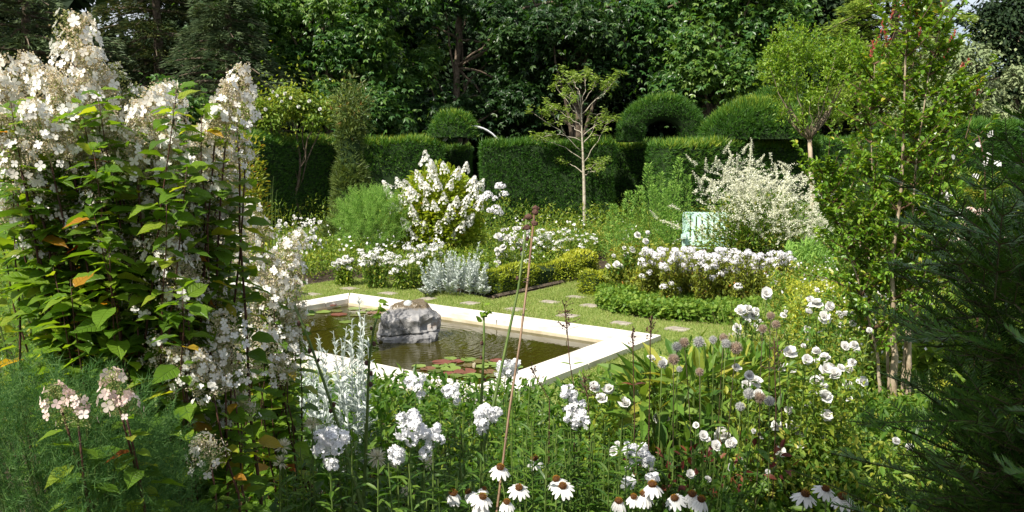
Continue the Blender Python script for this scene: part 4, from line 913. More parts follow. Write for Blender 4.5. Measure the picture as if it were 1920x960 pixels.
# mid-right border : phlox bed, clover edge, roses, plume shrub, chair
undergrowth('ground_cover', 'fresh green clover-like ground cover edging the right border', [(1118, 578), (1150, 590), (1250, 603), (1400, 614), (1470, 618), (1470, 585), (1300, 572), (1120, 552)], 24000, .17, .05, 'clover', T=ROUND, seed=5, rough=.25, up=.3)
g = rg(21)
cols_ = np.linspace(1212, 1478, 13)
for i, cx in enumerate(cols_):
    Y = 11.2+.5*math.sin(i*2.1); sp_ = [(cx+g.uniform(-17, 17), g.uniform(468, 512)+(6 if cx > 1400 else 0)) for _ in range(17)]+[(cx+g.uniform(-14, 14), g.uniform(512, 545)) for _ in range(3)]
    white_patch('border_phlox', 'white phlox in the row beyond the lawn, %s' % ordi(i, len(cols_)), 'phlox', sp_, A(hx(cx, Y), Y, 0), Y, PHLOX_FAR, .050, 'olive_leaf', .055, 60+i, 'row of white phlox beyond the lawn', 1500, 'darkstem', ar=.9)
rs = [(1150, 480), (1185, 470), (1212, 466), (1162, 500), (1195, 440), (1215, 437), (1210, 452), (1170, 465), (1140, 500), (1160, 530), (1190, 545), (1217, 470), (1225, 480), (1174, 478), (1156, 497)]
white_patch('rose_bush', 'white rose bush between the box hedge end and the phlox row', 'rose bush', rs, on(1180, 545), 11.9, ROSES, .05, 'lime_leaf', .06, 91, None, 3000, fname='rose')
undergrowth('border_foliage', 'yellow green foliage filling the middle of the right border', [(1130, 560), (1480, 590), (1560, 560), (1560, 500), (1150, 500)], 30000, .42, .065, 'olive_leaf', seed=6, rough=.35)
undergrowth('border_foliage', 'fine lime green growth right of the phlox row', [(1440, 640), (1520, 720), (1700, 760), (1900, 760), (1900, 560), (1700, 500), (1500, 500), (1440, 560)], 60000, lambda q: .5+.0*q[:, 0], .055, 'lime_leaf', seed=7, rough=.4, T=SMALLOV)
# plume shrub
def plume_mesh(seed):
    g = rg(seed); t_ = g.random(260); a = g.uniform(0, 2*pi, 260); sd = np.where(g.random(260) < .5, -1, 1)
    br = g.random(260)**1.5*.24*(1-t_*.8); p = np.c_[np.cos(a)*br, np.sin(a)*br, t_+br*.3-.35*t_**2*.0]
    p[:, 0] += .28*t_**2
    return mesh('plume', [scatter(FL4S, p, rdir(g, 260, .5), rdir(g, 260), .024*g.uniform(.5, 1.3, 260), g)], M['plume'], np.zeros(3))
PLUMES = [plume_mesh(i) for i in range(4)]
def plume_shrub():
    Y = 13.4; b = A(hx(1420, Y), Y, 0); g = rg(95)
    bl = [(at(1420, 415, Y), 105/F*Y, .7, 60/F*Y), (at(1400, 450, Y), 110/F*Y, .7, 35/F*Y)]
    th = bush('plume_shrub', 'billowing perennial with arching cream white flower plumes in the right border', 'shrub', b, bl, 6500, .07, 'lime_leaf', stems=50, stemmat='darkstem', seed=96, shell=.2, sr=.005)
    tall = [(1365, 272), (1372, 290), (1395, 275), (1412, 268), (1362, 300), (1410, 290), (1430, 300), (1340, 300), (1290, 300), (1320, 305), (1450, 318), (1480, 335), (1500, 330), (1520, 325), (1470, 305), (1385, 300), (1350, 315), (1300, 330), (1530, 345)]
    sp_ = tall+[(g.normal()*62+1420, 378+g.normal()*32) for _ in range(78)]
    for i, (x, y) in enumerate(sp_):
        Yi = Y+g.uniform(-.75, .5); tip = at(x, y, Yi); ax = norm(A((x-1410)/110+g.normal()*.6, g.normal()*.5, .9)); L = g.uniform(.22, .40)
        put('flower_plume', PLUMES[i % 4], th, tip-ax*L*.7, eul(ax, g), L)
    n = 27000; cc = [(1420, 380, 100, 45), (1385, 385, 70, 45), (1480, 390, 62, 50), (1400, 340, 60, 35), (1440, 350, 60, 35), (1400, 440, 80, 30), (1490, 440, 50, 35), (1530, 410, 30, 40)]; i = g.integers(0, len(cc), n); K = 420
    kx = g.integers(0, len(cc), K); kc = np.array([at(cc[q_][0]+a*cc[q_][2], cc[q_][1]+b2*cc[q_][3], Y+dy) for q_, a, b2, dy in zip(kx, g.normal(size=K)*.55, g.normal(size=K)*.55, g.uniform(-.7, .5, K))]); ka = norm(rdir(g, K)*A(1, 1, .35)+A(0, 0, .35))
    j = g.integers(0, K, n); t_ = g.uniform(-.5, .5, n)*.34; P = kc[j]+ka[j]*t_[:, None]+g.normal(size=(n, 3))*.014-A(0, 0, 1)*(t_**2)[:, None]*1.2
    part('plume_haze', scatter(FL4S, P, rdir(g, n, .5), rdir(g, n), .0095*g.uniform(.5, 1.3, n), g), M['plume'], th, kind='stuff')
plume_shrub()
undergrowth('border_foliage', 'pale feathery haze of flowers and threads right of the plume shrub', [(1480, 500), (1620, 520), (1640, 470), (1500, 460)], 9000, 1.0, .05, 'fennel', T=THIN, seed=8, wide=3)
# spires
def spires(label, px_list, Y, seed):
    g = rg(seed); base = A(hx(np.mean([p[0] for p in px_list]), Y), Y, 0); th = thing('green_spires', label, 'plant', base); geo = []; P = []; D = []; S = []
    for (x, y) in px_list:
        tip = at(x, y, Y+g.uniform(-.3, .3)); s0 = A(tip[0]+g.normal()*.08, tip[1], 0); c = np.linspace(s0, tip, 8); geo.append(tube(c, np.linspace(.009, .003, 8), 5, cap=False))
        n = 700; t_ = g.uniform(.15, 1, n); r = (.22*(1-t_)**.7+.03)*g.random(n)**.5; a = g.uniform(0, 2*pi, n); P.append(s0+(tip-s0)*t_[:, None]+np.c_[r*np.cos(a), r*np.sin(a), r*.3]); D.append(np.c_[np.cos(a), np.sin(a), np.full(n, .8)]); S.append(g.uniform(.03, .08, n))
    part('stems', geo, M['stem'], th); P, D, S = map(np.concatenate, (P, D, S)); part('foliage', scatter(QUAD, P, D, rdir(g, len(P)), S[:, None]*A(.6, 1, 1), g), M['fennel'], th)
spires('tall pale green spires of foliage left of the plume shrub', [(1215, 308), (1238, 325), (1275, 298), (1262, 340), (1180, 360), (1200, 350), (1290, 330), (1150, 385), (1225, 350), (1250, 355)], 15.5, 97)
# chair
def chair():
    b = on(1310, 512); b = A(at(1322, 470, 15.0)[0], 15.0, 0); th = thing('garden_chair', 'pale mint slatted wooden garden chair half hidden by cream plumes', 'chair', b)
    rz = R(-12); c_, s_ = math.cos(rz), math.sin(rz); Mz = np.array([[c_, -s_, 0], [s_, c_, 0], [0, 0, 1]])
    def W(geo): return xform((geo[0], geo[1], geo[2]), Mz, b)
    def bx(c, s, tilt=0):
        V, f, r = box((0, 0, 0), s, 0, .004); ct, st = math.cos(tilt), math.sin(tilt); V = V@np.array([[1, 0, 0], [0, ct, -st], [0, st, ct]]).T+A(*c); return W((V, f, r))
    for x in (-.40, .40):
        for y in (-.30, .28): part('leg', bx((x, y, .30), (.06, .06, .60)), M['paint'], th)
        part('armrest', bx((x, -.03, .615), (.10, .76, .028)), M['paint'], th)
        part('seat_rail', bx((x*.93, 0, .36), (.03, .62, .09), .12), M['paint'], th)
    st = part('seat', [bx((0, -.27+.105*i, .425-.012*i), (.72, .085, .022), -.12) for i in range(6)], M['paint'], th)
    bk = []
    for i in range(7):
        h = .66-.0*abs(i-3); bk.append(bx((-.33+.11*i, .40, .40+h/2), (.085, .022, h), -.28))
    bk += [bx((0, .345, .48), (.80, .03, .08), -.28), bx((0, .49, 1.0), (.80, .032, .09), -.28)]
    for x in (-.40, .40): bk.append(bx((x, .40, .62), (.06, .035, .86), -.28))
    part('backrest', bk, M['paint'], th)
chair()
# pinkish shrub and others on the right
b = A(hx(1845, 9.5), 9.5, 0)
white_patch('flowering_perennial', 'blush pink and cream feathery flower clump behind the dark yew at the right', 'flowers', [(1800+g.uniform(0, 85), 395+g.uniform(0, 65)) for _ in range(30)], b, 9.5, [head_mesh('pink_head', M['petal_pink'], FL4S, 40, 3, fs=.24)], .06, 'lime_leaf', .05, 99, None, 1600)
b = A(hx(1720, 9), 9, 0)
white_patch('flowering_perennial', 'white blooms scattered behind the tall leafy shrub', 'flowers', [(1600+g.uniform(0, 70), 540+g.uniform(0, 60)) for _ in range(26)], A(hx(1640, 8.0), 8.0, 0), 8.0, ROSES, .05, 'lime_leaf', .06, 100, None, 1400)
white_patch('flowering_perennial', 'white blooms showing between the shrub and the dark yew', 'flowers', [(1700+g.uniform(0, 110), 330+g.uniform(0, 130)) for _ in range(16)], A(hx(1750, 10), 10, 0), 10, ROSES, .06, 'lime_leaf', .08, 101, None, 2500)
white_patch('flowering_perennial', 'white blooms at the back right beyond the slim stems', 'flowers', [(1560+g.uniform(0, 70), 440+g.uniform(0, 50)) for _ in range(16)], A(hx(1590, 11), 11, 0), 11, [head_mesh('blush_head', M['petal_pink'], FL4S, 40, 4, fs=.24)], .055, 'lime_leaf', .05, 102, None, 1200)
bush('leafy_shrub', 'bright broadleaf shrub behind the dark yew at the right', 'shrub', A(hx(1760, 11), 11, 0), [(at(1780, 400, 11), .8, .5, .6), (at(1700, 440, 11), .6, .5, .5), (at(1850, 430, 11), .6, .5, .6)], 5200, .10, 'lime_leaf', T=PALM5, seed=104)
# drooping white flowers far right
def bigwhite():
    Y = 5.0; b = A(hx(1850, Y), Y, 0); th = thing('drooping_white_flower', 'stem with large white drooping petals seen above the dark yew', 'flower', b); g = rg(17)
    c = [b, at(1848, 400, Y), at(1846, 300, Y), at(1832, 243, Y)]; part('stem', tube(c, [.008, .006, .005, .003], 6), M['cane'], th, smooth=True)
    for (x, y, dx, dy, s) in ((1853, 258, .3, .9, .05), (1852, 285, -.1, -1, .06), (1840, 272, -1, .1, .05), (1862, 300, .7, -.6, .06), (1848, 298, -.3, -1, .05), (1790, 298, -.6, .5, .04), (1822, 328, .9, -.3, .05)):
        d = norm(A(dx, -.3, dy)); part('petal', scatter(ROUND, at(x, y, Y)[None], d[None], A(0, -1, .3)[None], A(s*.9, s, s)[None], g), M['petal'], th)
bigwhite()

# ---------------------------------------------------------------- foreground left hydrangea
def pan_near(name, seed, L, W, nb, nf, petal, budm, fs=.016):
    g = rg(seed)
    # branchlets of tiny buds in clusters, sterile florets outside
    K = 26; t_ = (np.arange(K)+g.random(K))/K; a = np.arange(K)*2.4+g.normal(size=K)*.3; r = W*(1-t_)**.8*g.uniform(.7, 1.05, K)+.008; cc = np.c_[r*np.cos(a), r*np.sin(a), t_*L]
    i = g.integers(0, K, nb); p = cc[i]+g.normal(size=(nb, 3))*.0115*A(1, 1, .6)
    geo = [scatter(DOT, p, rdir(g, nb, .4), rdir(g, nb), .0030*g.uniform(.7, 1.4, nb), g)]
    for k in range(0, K): geo.append(tube([A(0, 0, max(0, cc[k][2]-.03)), cc[k]*A(.5, .5, 1)-A(0, 0, .01), cc[k]], [.0016, .0012, .0008], 3, rnd=.1, cap=False))
    geo.append(tube([A(0, 0, -.02), A(0, 0, L*.9)], [.003, .001], 4, rnd=.1, cap=False))
    buds = mesh(name+'_buds', geo, M[budm], np.zeros(3))
    t_ = g.random(nf); a = g.uniform(0, 2*pi, nf); r = (W*(1-t_)**.7+.018)*g.uniform(.9, 1.2, nf); p = np.c_[r*np.cos(a), r*np.sin(a), t_*L]; o = norm(np.c_[np.cos(a), np.sin(a), g.uniform(-.1, .9, nf)])
    fl_ = mesh(name+'_florets', [scatter(FLOR4, p, norm(o+rdir(g, nf)*.35), rdir(g, nf), fs*g.uniform(.75, 1.15, nf), g)], M[petal], np.zeros(3))
    return buds, fl_
PN = {'w': [pan_near('pw%d' % i, 200+i, .185, .054, 950, 44, 'petal_hyd', 'bud', .0138) for i in range(4)],
      'g': [pan_near('pg%d' % i, 210+i, .13, .045, 560, 16, 'petal_hyd', 'bud_green', .015) for i in range(2)],
      'p': [pan_near('pp%d' % i, 220+i, .12, .05, 420, 20, 'petal_pink', 'bud_green', .017) for i in range(2)],
      's': [pan_near('ps%d' % i, 230+i, .10, .045, 380, 28, 'petal_hyd', 'bud', .0128) for i in range(3)]}
def hydrangea(label, base, pans, leaf, mat, seed, group=None, cane_r=.0048, leafgap=.046, t0=.30, extra=0, side=None):
    g = rg(seed); th = thing('hydrangea_shrub', label, 'shrub', base, group); P = []; D = []; N_ = []; S = []
    for i, (x, y, Y, kind, sc_) in enumerate(pans):
        p = at(x, y, Y); out = p-A(base[0], base[1], 0); ax = norm(A(out[0]*.35+g.normal()*.18, out[1]*.3-.12+g.normal()*.15, 1.0))
        if kind:
            bm_, fm_ = PN[kind][g.integers(len(PN[kind]))]; L = {'w': .185, 'g': .13, 'p': .12, 's': .10}[kind]*sc_; st = p-ax*L*.5
            h = put('flower_panicle', bm_, th, st, eul(ax, g), sc_); fo = bpy.data.objects.new('blossoms', fm_); COL.objects.link(fo); fo.parent = h
        else: st = p
        s0 = A(base[0]+g.normal()*.12+out[0]*.15, base[1]+g.normal()*.10+out[1]*.15, 0); c = bez(s0, s0*.35+st*.65-ax*.32, st, 14); c = wob(c, g, .004)
        part('cane', tube(c, np.linspace(cane_r*1.8, cane_r*(.5 if kind else .22), 14), 6), M['cane'], th, smooth=True)
        ln_ = np.linalg.norm(np.diff(c, axis=0), axis=1).sum(); m = max(3, int(ln_*(1-t0)/leafgap)); ph = g.uniform(0, 3.1)
        for k in range(m):
            t_ = t0+(1-t0)*(k+.5*g.random())/m*.98; j = t_*13; q0 = int(j); pt = c[q0]*(1-(j-q0))+c[min(q0+1, 13)]*(j-q0)
            for s_ in (0, pi):
                a = ph+k*pi/2+s_+g.normal()*.25; P.append(pt); D.append((math.cos(a), math.sin(a), g.uniform(-.25, .35))); N_.append((g.normal()*.3, g.normal()*.3, 1)); S.append(leaf*g.uniform(.6, 1.15)*(.75 if t_ > .93 else 1))
        if not kind:
            for q_ in range(9):
                a = q_*2.4+g.normal()*.2; P.append(st-ax*.012*q_); D.append((math.cos(a), math.sin(a), g.uniform(.1, .9) if q_ < 4 else g.uniform(-.2, .4))); N_.append((g.normal()*.3, g.normal()*.3-.3, 1)); S.append(leaf*g.uniform(.6, .95)*(.65 if q_ < 3 else 1))
    P, D, N_, S = map(np.array, (P, D, N_, S)); P = P+norm(D)*(.18*S)[:, None]
    lo_ = part('leaves', scatter(OVATE, P, D, N_, S[:, None]*A(1.1, 1, .9), g), M[mat], th, smooth=True)
    uv = np.tile(OVATE[0], (len(P), 1)).astype(np.float32); a_ = lo_.data.attributes.new('blade', 'FLOAT_VECTOR', 'POINT')
    if len(a_.data) == len(uv): a_.data.foreach_set('vector', uv.ravel())
    return th
g = rg(300)
W_ = [(130, 60, 2.45, 'g', .9), (150, 105, 2.4, 'w', 1.25), (175, 150, 2.4, 'w', 1.15), (215, 165, 2.5, 'g', 1.1), (60, 150, 2.55, 'w', .9), (20, 175, 2.5, 'w', 1.2), (95, 185, 2.4, 'w', 1.05), (125, 205, 2.3, 'w', 1.1),
      (0, 200, 2.4, 'w', 1.1), (165, 205, 2.35, 'w', 1.0), (195, 185, 2.6, 'w', .9), (255, 200, 2.55, 'g', 1), (290, 235, 2.35, 'w', 1.05), (310, 205, 2.5, 'w', .85), (320, 185, 2.6, 's', 1), (262, 235, 2.4, 'w', .8), 
      (450, 178, 2.45, 'w', .95), (425, 210, 2.4, 'w', .95), (405, 235, 2.4, 's', 1.1), (458, 285, 2.5, 's', .7), (385, 265, 2.5, 's', .9), (75, 245, 2.2, 'w', .9), (10, 250, 2.2, 'w', .9), (-25, 190, 2.4, 'w', 1.2), (210, 255, 2.3, 'w', .8), (120, 262, 2.25, 's', 1),
      (150, 300, 2.3, 's', .9), (60, 335, 2.25, 's', 1), (25, 320, 2.3, 's', 1), (205, 315, 2.35, 's', .9), (290, 330, 2.4, 's', 1.1), (330, 365, 2.4, 's', 1.1), (100, 375, 2.3, 's', .9), (250, 385, 2.4, 's', 1), (370, 320, 2.4, 's', 1.2), (415, 315, 2.5, 's', 1.2), (440, 330, 2.6, 's', 1.1), (350, 300, 2.5, 's', 1),
      (285, 400, 2.4, 's', 1), (380, 380, 2.5, 's', 1.1), (400, 440, 2.5, 's', 1), (150, 415, 2.3, 's', .8), (205, 450, 2.3, 's', .8), (345, 430, 2.4, 's', 1), (20, 400, 2.3, 's', .8), (370, 470, 2.6, 's', 1), (425, 385, 2.6, 's', 1.1), (40, 290, 2.2, 's', .9), (250, 300, 2.3, 's', 1), (320, 290, 2.35, 'w', .7), (60, 450, 2.3, 's', .8), (110, 470, 2.4, 's', .8), (250, 470, 2.35, 's', .9), (180, 350, 2.3, 's', .9), (310, 450, 2.3, 's', 1), (390, 350, 2.45, 'w', .6), (440, 400, 2.6, 'w', .6)]
BL = A(hx(235, 2.7), 2.75, 0)
leafy = [(x, y, Y, None, 1) for x, y, Y in zip(g.uniform(-20, 380, 20), g.uniform(270, 560, 20), g.uniform(2.15, 2.8, 20))]
leafy += [(x, y, Y, None, 1) for x, y, Y in zip(g.uniform(0, 440, 22), g.uniform(165, 300, 22), g.uniform(2.15, 2.5, 22))]
hydrangea('very tall hydrangea with big creamy white cone heads filling the left of the view', BL, W_+leafy, .092, 'hyd_leaf', 301, t0=.40)
W2 = [(325, 500, 2.3, 'w', .95), (350, 515, 2.35, 's', 1.1), (295, 615, 2.4, 'g', .85), (340, 690, 2.3, 'w', .8), (385, 700, 2.3, 'w', .8), (360, 660, 2.4, 'g', .8), (215, 730, 1.75, 'p', .72), (108, 748, 1.7, 'p', .62), (145, 770, 1.7, 'p', .6), (235, 755, 1.75, 'p', .5), (370, 780, 2.5, 'w', .8), (395, 775, 2.5, 's', .9),
      (385, 845, 2.2, 's', .95), (335, 720, 2.4, 's', 1), (430, 740, 2.7, 's', .8), (320, 780, 2.6, 's', .8), (400, 560, 2.5, 's', 1), (370, 590, 2.5, 's', 1), (440, 575, 2.6, 's', 1), (345, 560, 2.35, 's', 1), (420, 620, 2.4, 's', 1.1), (300, 660, 2.3, 's', 1), (430, 690, 2.4, 's', 1), (415, 660, 2.4, 's', 1), (450, 760, 2.5, 's', .9), (260, 560, 2.3, 'g', .8)]
leafy = [(x, y, Y, None, 1) for x, y, Y in zip(g.uniform(180, 420, 14), g.uniform(560, 860, 14), g.uniform(2.2, 2.9, 14))]
hydrangea('lower hydrangea in half shade with smaller white and pinkish heads at the lower left', A(hx(300, 2.5), 2.5, 0), W2+leafy, .078, 'hyd_leaf', 302, t0=.45, cane_r=.0045)
W3 = [(435, 440, 3.3, 's', 1.2), (460, 455, 3.3, 's', 1.2), (490, 430, 3.6, 's', 1), (540, 470, 3.5, 's', 1.2), (550, 500, 3.5, 's', 1.1), (510, 495, 3.4, 's', 1.1), (520, 530, 3.3, 's', 1.2), (480, 520, 3.3, 's', 1.2), (545, 550, 3.4, 's', 1.2), (500, 560, 3.3, 's', 1.2), (450, 500, 3.3, 's', 1.1),
      (470, 600, 3.3, 's', 1.2), (530, 600, 3.4, 's', 1.2), (500, 640, 3.2, 's', 1.2), (545, 645, 3.4, 's', 1.2), (440, 640, 3.3, 's', 1.1), (560, 590, 3.5, 's', 1.1), (480, 680, 3.2, 's', 1.1), (530, 690, 3.2, 's', 1.1), (400, 470, 3.4, 's', 1), (420, 520, 3.4, 's', 1), (560, 450, 3.8, 's', .9), (430, 400, 3.5, 's', 1), (410, 380, 3.4, 's', 1), (470, 390, 3.6, 's', .9), (450, 420, 3.5, 's', 1)]
leafy = [(x, y, Y, None, 1) for x, y, Y in zip(g.uniform(410, 560, 10), g.uniform(480, 700, 10), g.uniform(3.3, 3.9, 10))]
hydrangea('lacy hydrangea with many small blush white heads at the left edge of the pond', A(hx(480, 3.6), 3.7, 0), W3+leafy, .085, 'hyd_leaf', 303, t0=.4, cane_r=.004)

# bottom-left fennel
fennel('feathery shaded green fennel filling the bottom left corner', A(hx(110, 1.9), 1.9, 0), at(70, 925, 1.9), A(.36, .26, .26), 52000, .030, .026, 'fennel_shaded', 311, 30)
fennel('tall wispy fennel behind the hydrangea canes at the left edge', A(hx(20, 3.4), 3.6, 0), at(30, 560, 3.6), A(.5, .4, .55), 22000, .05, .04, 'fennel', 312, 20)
fennel('dim fennel growth under the pink hydrangea heads', A(hx(240, 2.2), 2.2, 0), at(210, 970, 2.15), A(.28, .22, .19), 20000, .030, .026, 'fennel_shaded', 313, 16)

# yellow-red slender shrub left of hedge
bush('slender_shrub', 'slender yellow green shrub with reddish tips beside the shaded hedge', 'shrub', A(hx(480, 7.5), 7.5, 0), [(at(468, 350, 7.5), .18, .18, .55), (at(480, 420, 7.5), .16, .15, .3), (at(440, 330, 7.6), .15, .15, .4)], 2600, .045, 'yellowshrub', seed=71, stems=10, stemmat='twig', shell=.1)
def grass_clump(label, base, tips, seed, mat='stem'):
    g = rg(seed); th = thing('grass_clump', label, 'grass', base)
    geo = [tube(bez(base+A(g.normal()*.03, 0, 0), A(t_[0]*.4+base[0]*.6, t_[1], t_[2]*.95), t_, 10), np.linspace(.006, .001, 10), 4, cap=False) for t_ in tips]
    part('blades', geo, M['lime_leaf'] if mat is None else M[mat], th)
grass_clump('few tall arching grass blades before the shaded hedge', A(hx(505, 9), 9, 0), [at(x, y, 9) for x, y in ((513, 330), (508, 345), (520, 355), (528, 375), (500, 360), (535, 400), (493, 380), (540, 420))], 72)

# ---------------------------------------------------------------- foreground bed
#thin stems and tiny blossoms that break up the right border
g = rg(888); bp_ = [on(*p) for p in [(1330, 650), (1420, 800), (1700, 800), (1800, 640), (1700, 500), (1480, 490), (1430, 600)]]
q = sample_poly(bp_, 2600, g); n = len(q); hgt = g.uniform(.25, .75, n)
solo('grass_stems', 'thin pale stems and grass blades rising through the right border', 'grass', scatter(THIN, np.c_[q, np.full(n, .02)], rdir(g, n, 3.), rdir(g, n), np.c_[np.full(n, .13), hgt, hgt], g), M['grass'], kind='stuff')
for nm, lab, poly_, hh_, k_, n_ in (('tiny_blossoms', 'tiny white blossoms scattered through the right border', [on(1470, 640), on(1480, 780), on(1680, 790), on(1760, 640), on(1660, 520), on(1520, 520)], .60, .014, 700), ('tiny_blossoms', 'tiny white blossoms dotted among the far border foliage', [on(*p) for p in [(560, 520), (930, 545), (1110, 500), (1500, 480), (1500, 450), (1000, 440), (500, 460)]], .62, .028, 620)):
    q = sample_poly(poly_, n_, g); c_ = sample_poly(poly_, 40, g)[g.integers(0, 40, n_)]; q = c_+g.normal(size=(n_, 2))*.16
    solo(nm, lab, 'flowers', scatter(FL4S, np.c_[q, hh_*g.uniform(.6, 1.1, n_)], rdir(g, n_, .6)+A(-.3, -.6, 0), rdir(g, n_), k_*g.uniform(.6, 1.3, n_), g), M['petal'], kind='stuff')
undergrowth('border_foliage', 'patch of fine small yellowish leaves behind the white roses', [(1470, 600), (1580, 600), (1600, 690), (1480, 690)], 16000, .55, .035, 'box_leaf', T=QUAD, seed=31, rough=.2)
undergrowth('border_foliage', 'broad pale leaves among the tan trunks', [(1600, 760), (1800, 800), (1860, 660), (1700, 640)], 2600, .5, .14, 'bed_leaf', T=PALM5, seed=32, rough=.3)
undergrowth('border_foliage', 'greyish narrow leaves in the middle of the right border', [(1470, 560), (1580, 560), (1600, 520), (1480, 510)], 7000, .65, .11, 'fennel', T=LANCE, seed=33, rough=.3)
near_poly = [A(-1.9, 2.3, 0), A(3.2, 2.3, 0), A(3.4, 5.5, 0), A(2.6, 7.8, 0), on(1290, 670), on(1180, 730), on(1060, 790), on(960, 770), on(700, 745), on(540, 745), A(-1.7, 5.5, 0)]
def hnear(q):
    Yq = q[:, 1]; return np.clip(.58-.095*(Yq-2.9), .18, .58)
undergrowth('bed_foliage', 'dense dark green leaves carpeting the near flower bed', None, 30000, hnear, .085, 'phlox_leaf', T=LANCE, seed=11, poly=near_poly, hmin=.15, rough=.18, wide=1.5)
undergrowth('bed_foliage', 'small bright leaves mixed through the near flower bed', None, 26000, lambda q: hnear(q)*.95, .035, 'bed_leaf', T=SMALLOV, seed=12, poly=near_poly, hmin=.15, rough=.3)
def hr(q): return np.clip(.66-.16*(q[:, 1]-3.3), .16, .66)*(1+0*q[:, 0])
undergrowth('bed_foliage', 'sunny green leaves of the right flower bed', None, 52000, hr, .045, 'lime_leaf', T=SMALLOV, seed=14, poly=[A(.95, 3.3, 0), A(2.6, 3.3, 0), A(4.6, 6.6, 0), on(1520, 690), on(1380, 700), on(1300, 740)], hmin=.2, rough=.3)
def leafy_stems(pts, g, leaf, gap, P, D, S, t0=.25):
    for (s0, mid, tip) in pts:
        c = bez(s0, mid, tip, 10); L = np.linalg.norm(tip-s0); m = max(3, int(L*(1-t0)/gap)); ph = g.uniform(0, 3)
        for k in range(m):
            t_ = t0+(1-t0)*k/m; j = t_*9; q0 = int(j); pt = c[q0]*(1-(j-q0))+c[min(q0+1, 9)]*(j-q0)
            for s_ in (0, pi):
                a = ph+k*pi/2+s_+g.normal()*.2; P.append(pt); D.append((math.cos(a), math.sin(a), g.uniform(.1, .7))); S.append(leaf*g.uniform(.75, 1.1)*(1-.35*t_))
def phlox(label, heads, Y, seed, r=.055, leaf=.10, extra=5, group='white phlox in the near bed'):
    g = rg(seed); mx_ = np.mean([h[0] for h in heads]); base = A(hx(mx_, Y), Y, 0); th = thing('phlox', label, 'phlox', base, group)
    pts = []; 
    for (x, y, s) in heads:
        tip = at(x, y, Y+g.uniform(-.05, .05)); s0 = A(base[0]*.6+tip[0]*.4, base[1]*.6+tip[1]*.4, 0); ax = norm(A(g.normal()*.15, -.35, 1))
        put('flower_head', PHLOX_NEAR[g.integers(4)], th, tip-ax*r*s*.2, eul(ax, g), r*s); pts.append((s0, (s0+tip)/2+A(g.normal()*.02, 0, 0), tip-A(0, 0, r*s*.3)))
    for _ in range(extra):
        e = base+A(g.normal()*.14, g.normal()*.12, 0); t_ = e+A(g.normal()*.04, g.normal()*.04, pts[0][2][2]*g.uniform(.7, .97)); pts.append((e*.7+base*.3, (e+t_)/2, t_))
    part('stems', [tube(bez(a, b, c, 8), np.linspace(.0045, .0025, 8), 5, cap=False) for a, b, c in pts], M['stem'], th, smooth=True)
    P, D, S = [], [], []; leafy_stems(pts, g, leaf, .05, P, D, S); P, D, S = map(np.array, (P, D, S)); n = len(P)
    part('leaves', scatter(LANCE, P, D, A(0, 0, 1)+rdir(g, n)*.25, S[:, None]*A(1, 1, 1), g), M['phlox_leaf'], th)
phlox('large round white phlox head low on the left beside a green stalk', [(620, 825, 1.05), (618, 868, .5)], 2.5, 401)
phlox('tall white phlox with several heads in the middle of the near bed', [(770, 795, 1.05), (745, 850, .65), (812, 815, .7), (795, 850, .45)], 2.65, 402)
phlox('white phlox head left of the bamboo cane', [(912, 775, 1.0), (905, 800, .55)], 3.1, 403)
phlox('white phlox plant by the lawn right of the bamboo cane', [(1065, 735, .7), (1080, 765, .9), (1090, 788, .8), (1070, 785, .6)], 3.3, 404)
phlox('shaded grey white phlox head touching the green stalks by the pond corner', [(948, 688, 1.25)], 4.3, 405)
phlox('pair of cool white phlox heads over the pond edge, left one', [(780, 720, 1.05)], 4.2, 406)
phlox('pair of cool white phlox heads over the pond edge, right one', [(848, 735, .95)], 4.2, 407)
phlox('small white phlox sprays in shade near the echinaceas', [(1195, 848, .8), (1215, 860, .6), (1180, 845, .6)], 3.0, 408)
phlox('low white phlox sprays behind the right coneflowers', [(1178, 905, .5), (1220, 895, .5)], 2.9, 409)
# filler tall leafy phlox without bloom
g = rg(420)
spots = [(660, 800), (700, 900), (830, 850), (860, 900), (1000, 800), (1010, 870), (1110, 830), (1100, 900), (560, 870), (520, 900), (1150, 810), (980, 740), (1260, 850), (920, 850), (760, 900), (600, 920), (1060, 860), (1180, 780)]
spl = ['beside the left green stalk', 'at the foot of the left green stalk', 'under the middle phlox heads', 'behind the first coneflowers', 'right of the bamboo cane', 'between the bamboo cane and the paired coneflowers', 'below the white phlox by the lawn', 'behind the paired coneflowers',
 'left of the large round phlox head', 'in the dark under the lacy hydrangea', 'between the lawn and the scattered white blooms', 'with greyish tops by the pond corner', 'in front of the dark red leaves', 'just left of the bamboo cane', 'below the shaggy cream blooms', 'in the bottom left of the bed', 'left of the small shaded phlox sprays', 'under the white blooms at the lawn edge']
for i, (x, y) in enumerate(spots):
    Y = g.uniform(2.8, 3.5) if y > 790 else g.uniform(3.4, 4.2); base = A(hx(x, Y), Y, 0); th = thing('leafy_plant', 'upright unflowered phlox stems with narrow green leaves '+spl[i], 'plant', base, 'unflowered leafy stems in the near bed'); pts = []
    for k in range(7):
        tip = at(x+g.normal()*28, y+g.normal()*14, Y+g.normal()*.1); s0 = A(base[0]*.5+tip[0]*.5, base[1]*.5+tip[1]*.5, 0); pts.append((s0, (s0+tip)/2+A(g.normal()*.02, 0, 0), tip))
    part('stems', [tube(bez(a, b, c, 7), np.linspace(.004, .002, 7), 4, cap=False) for a, b, c in pts], M['stem'], th)
    P, D, S = [], [], []; leafy_stems(pts, g, .095, .045, P, D, S, .3); P, D, S = map(np.array, (P, D, S)); n = len(P)
    part('leaves', scatter(LANCE, P, D, A(0, 0, 1)+rdir(g, n)*.25, S, g), M['phlox_leaf'], th)

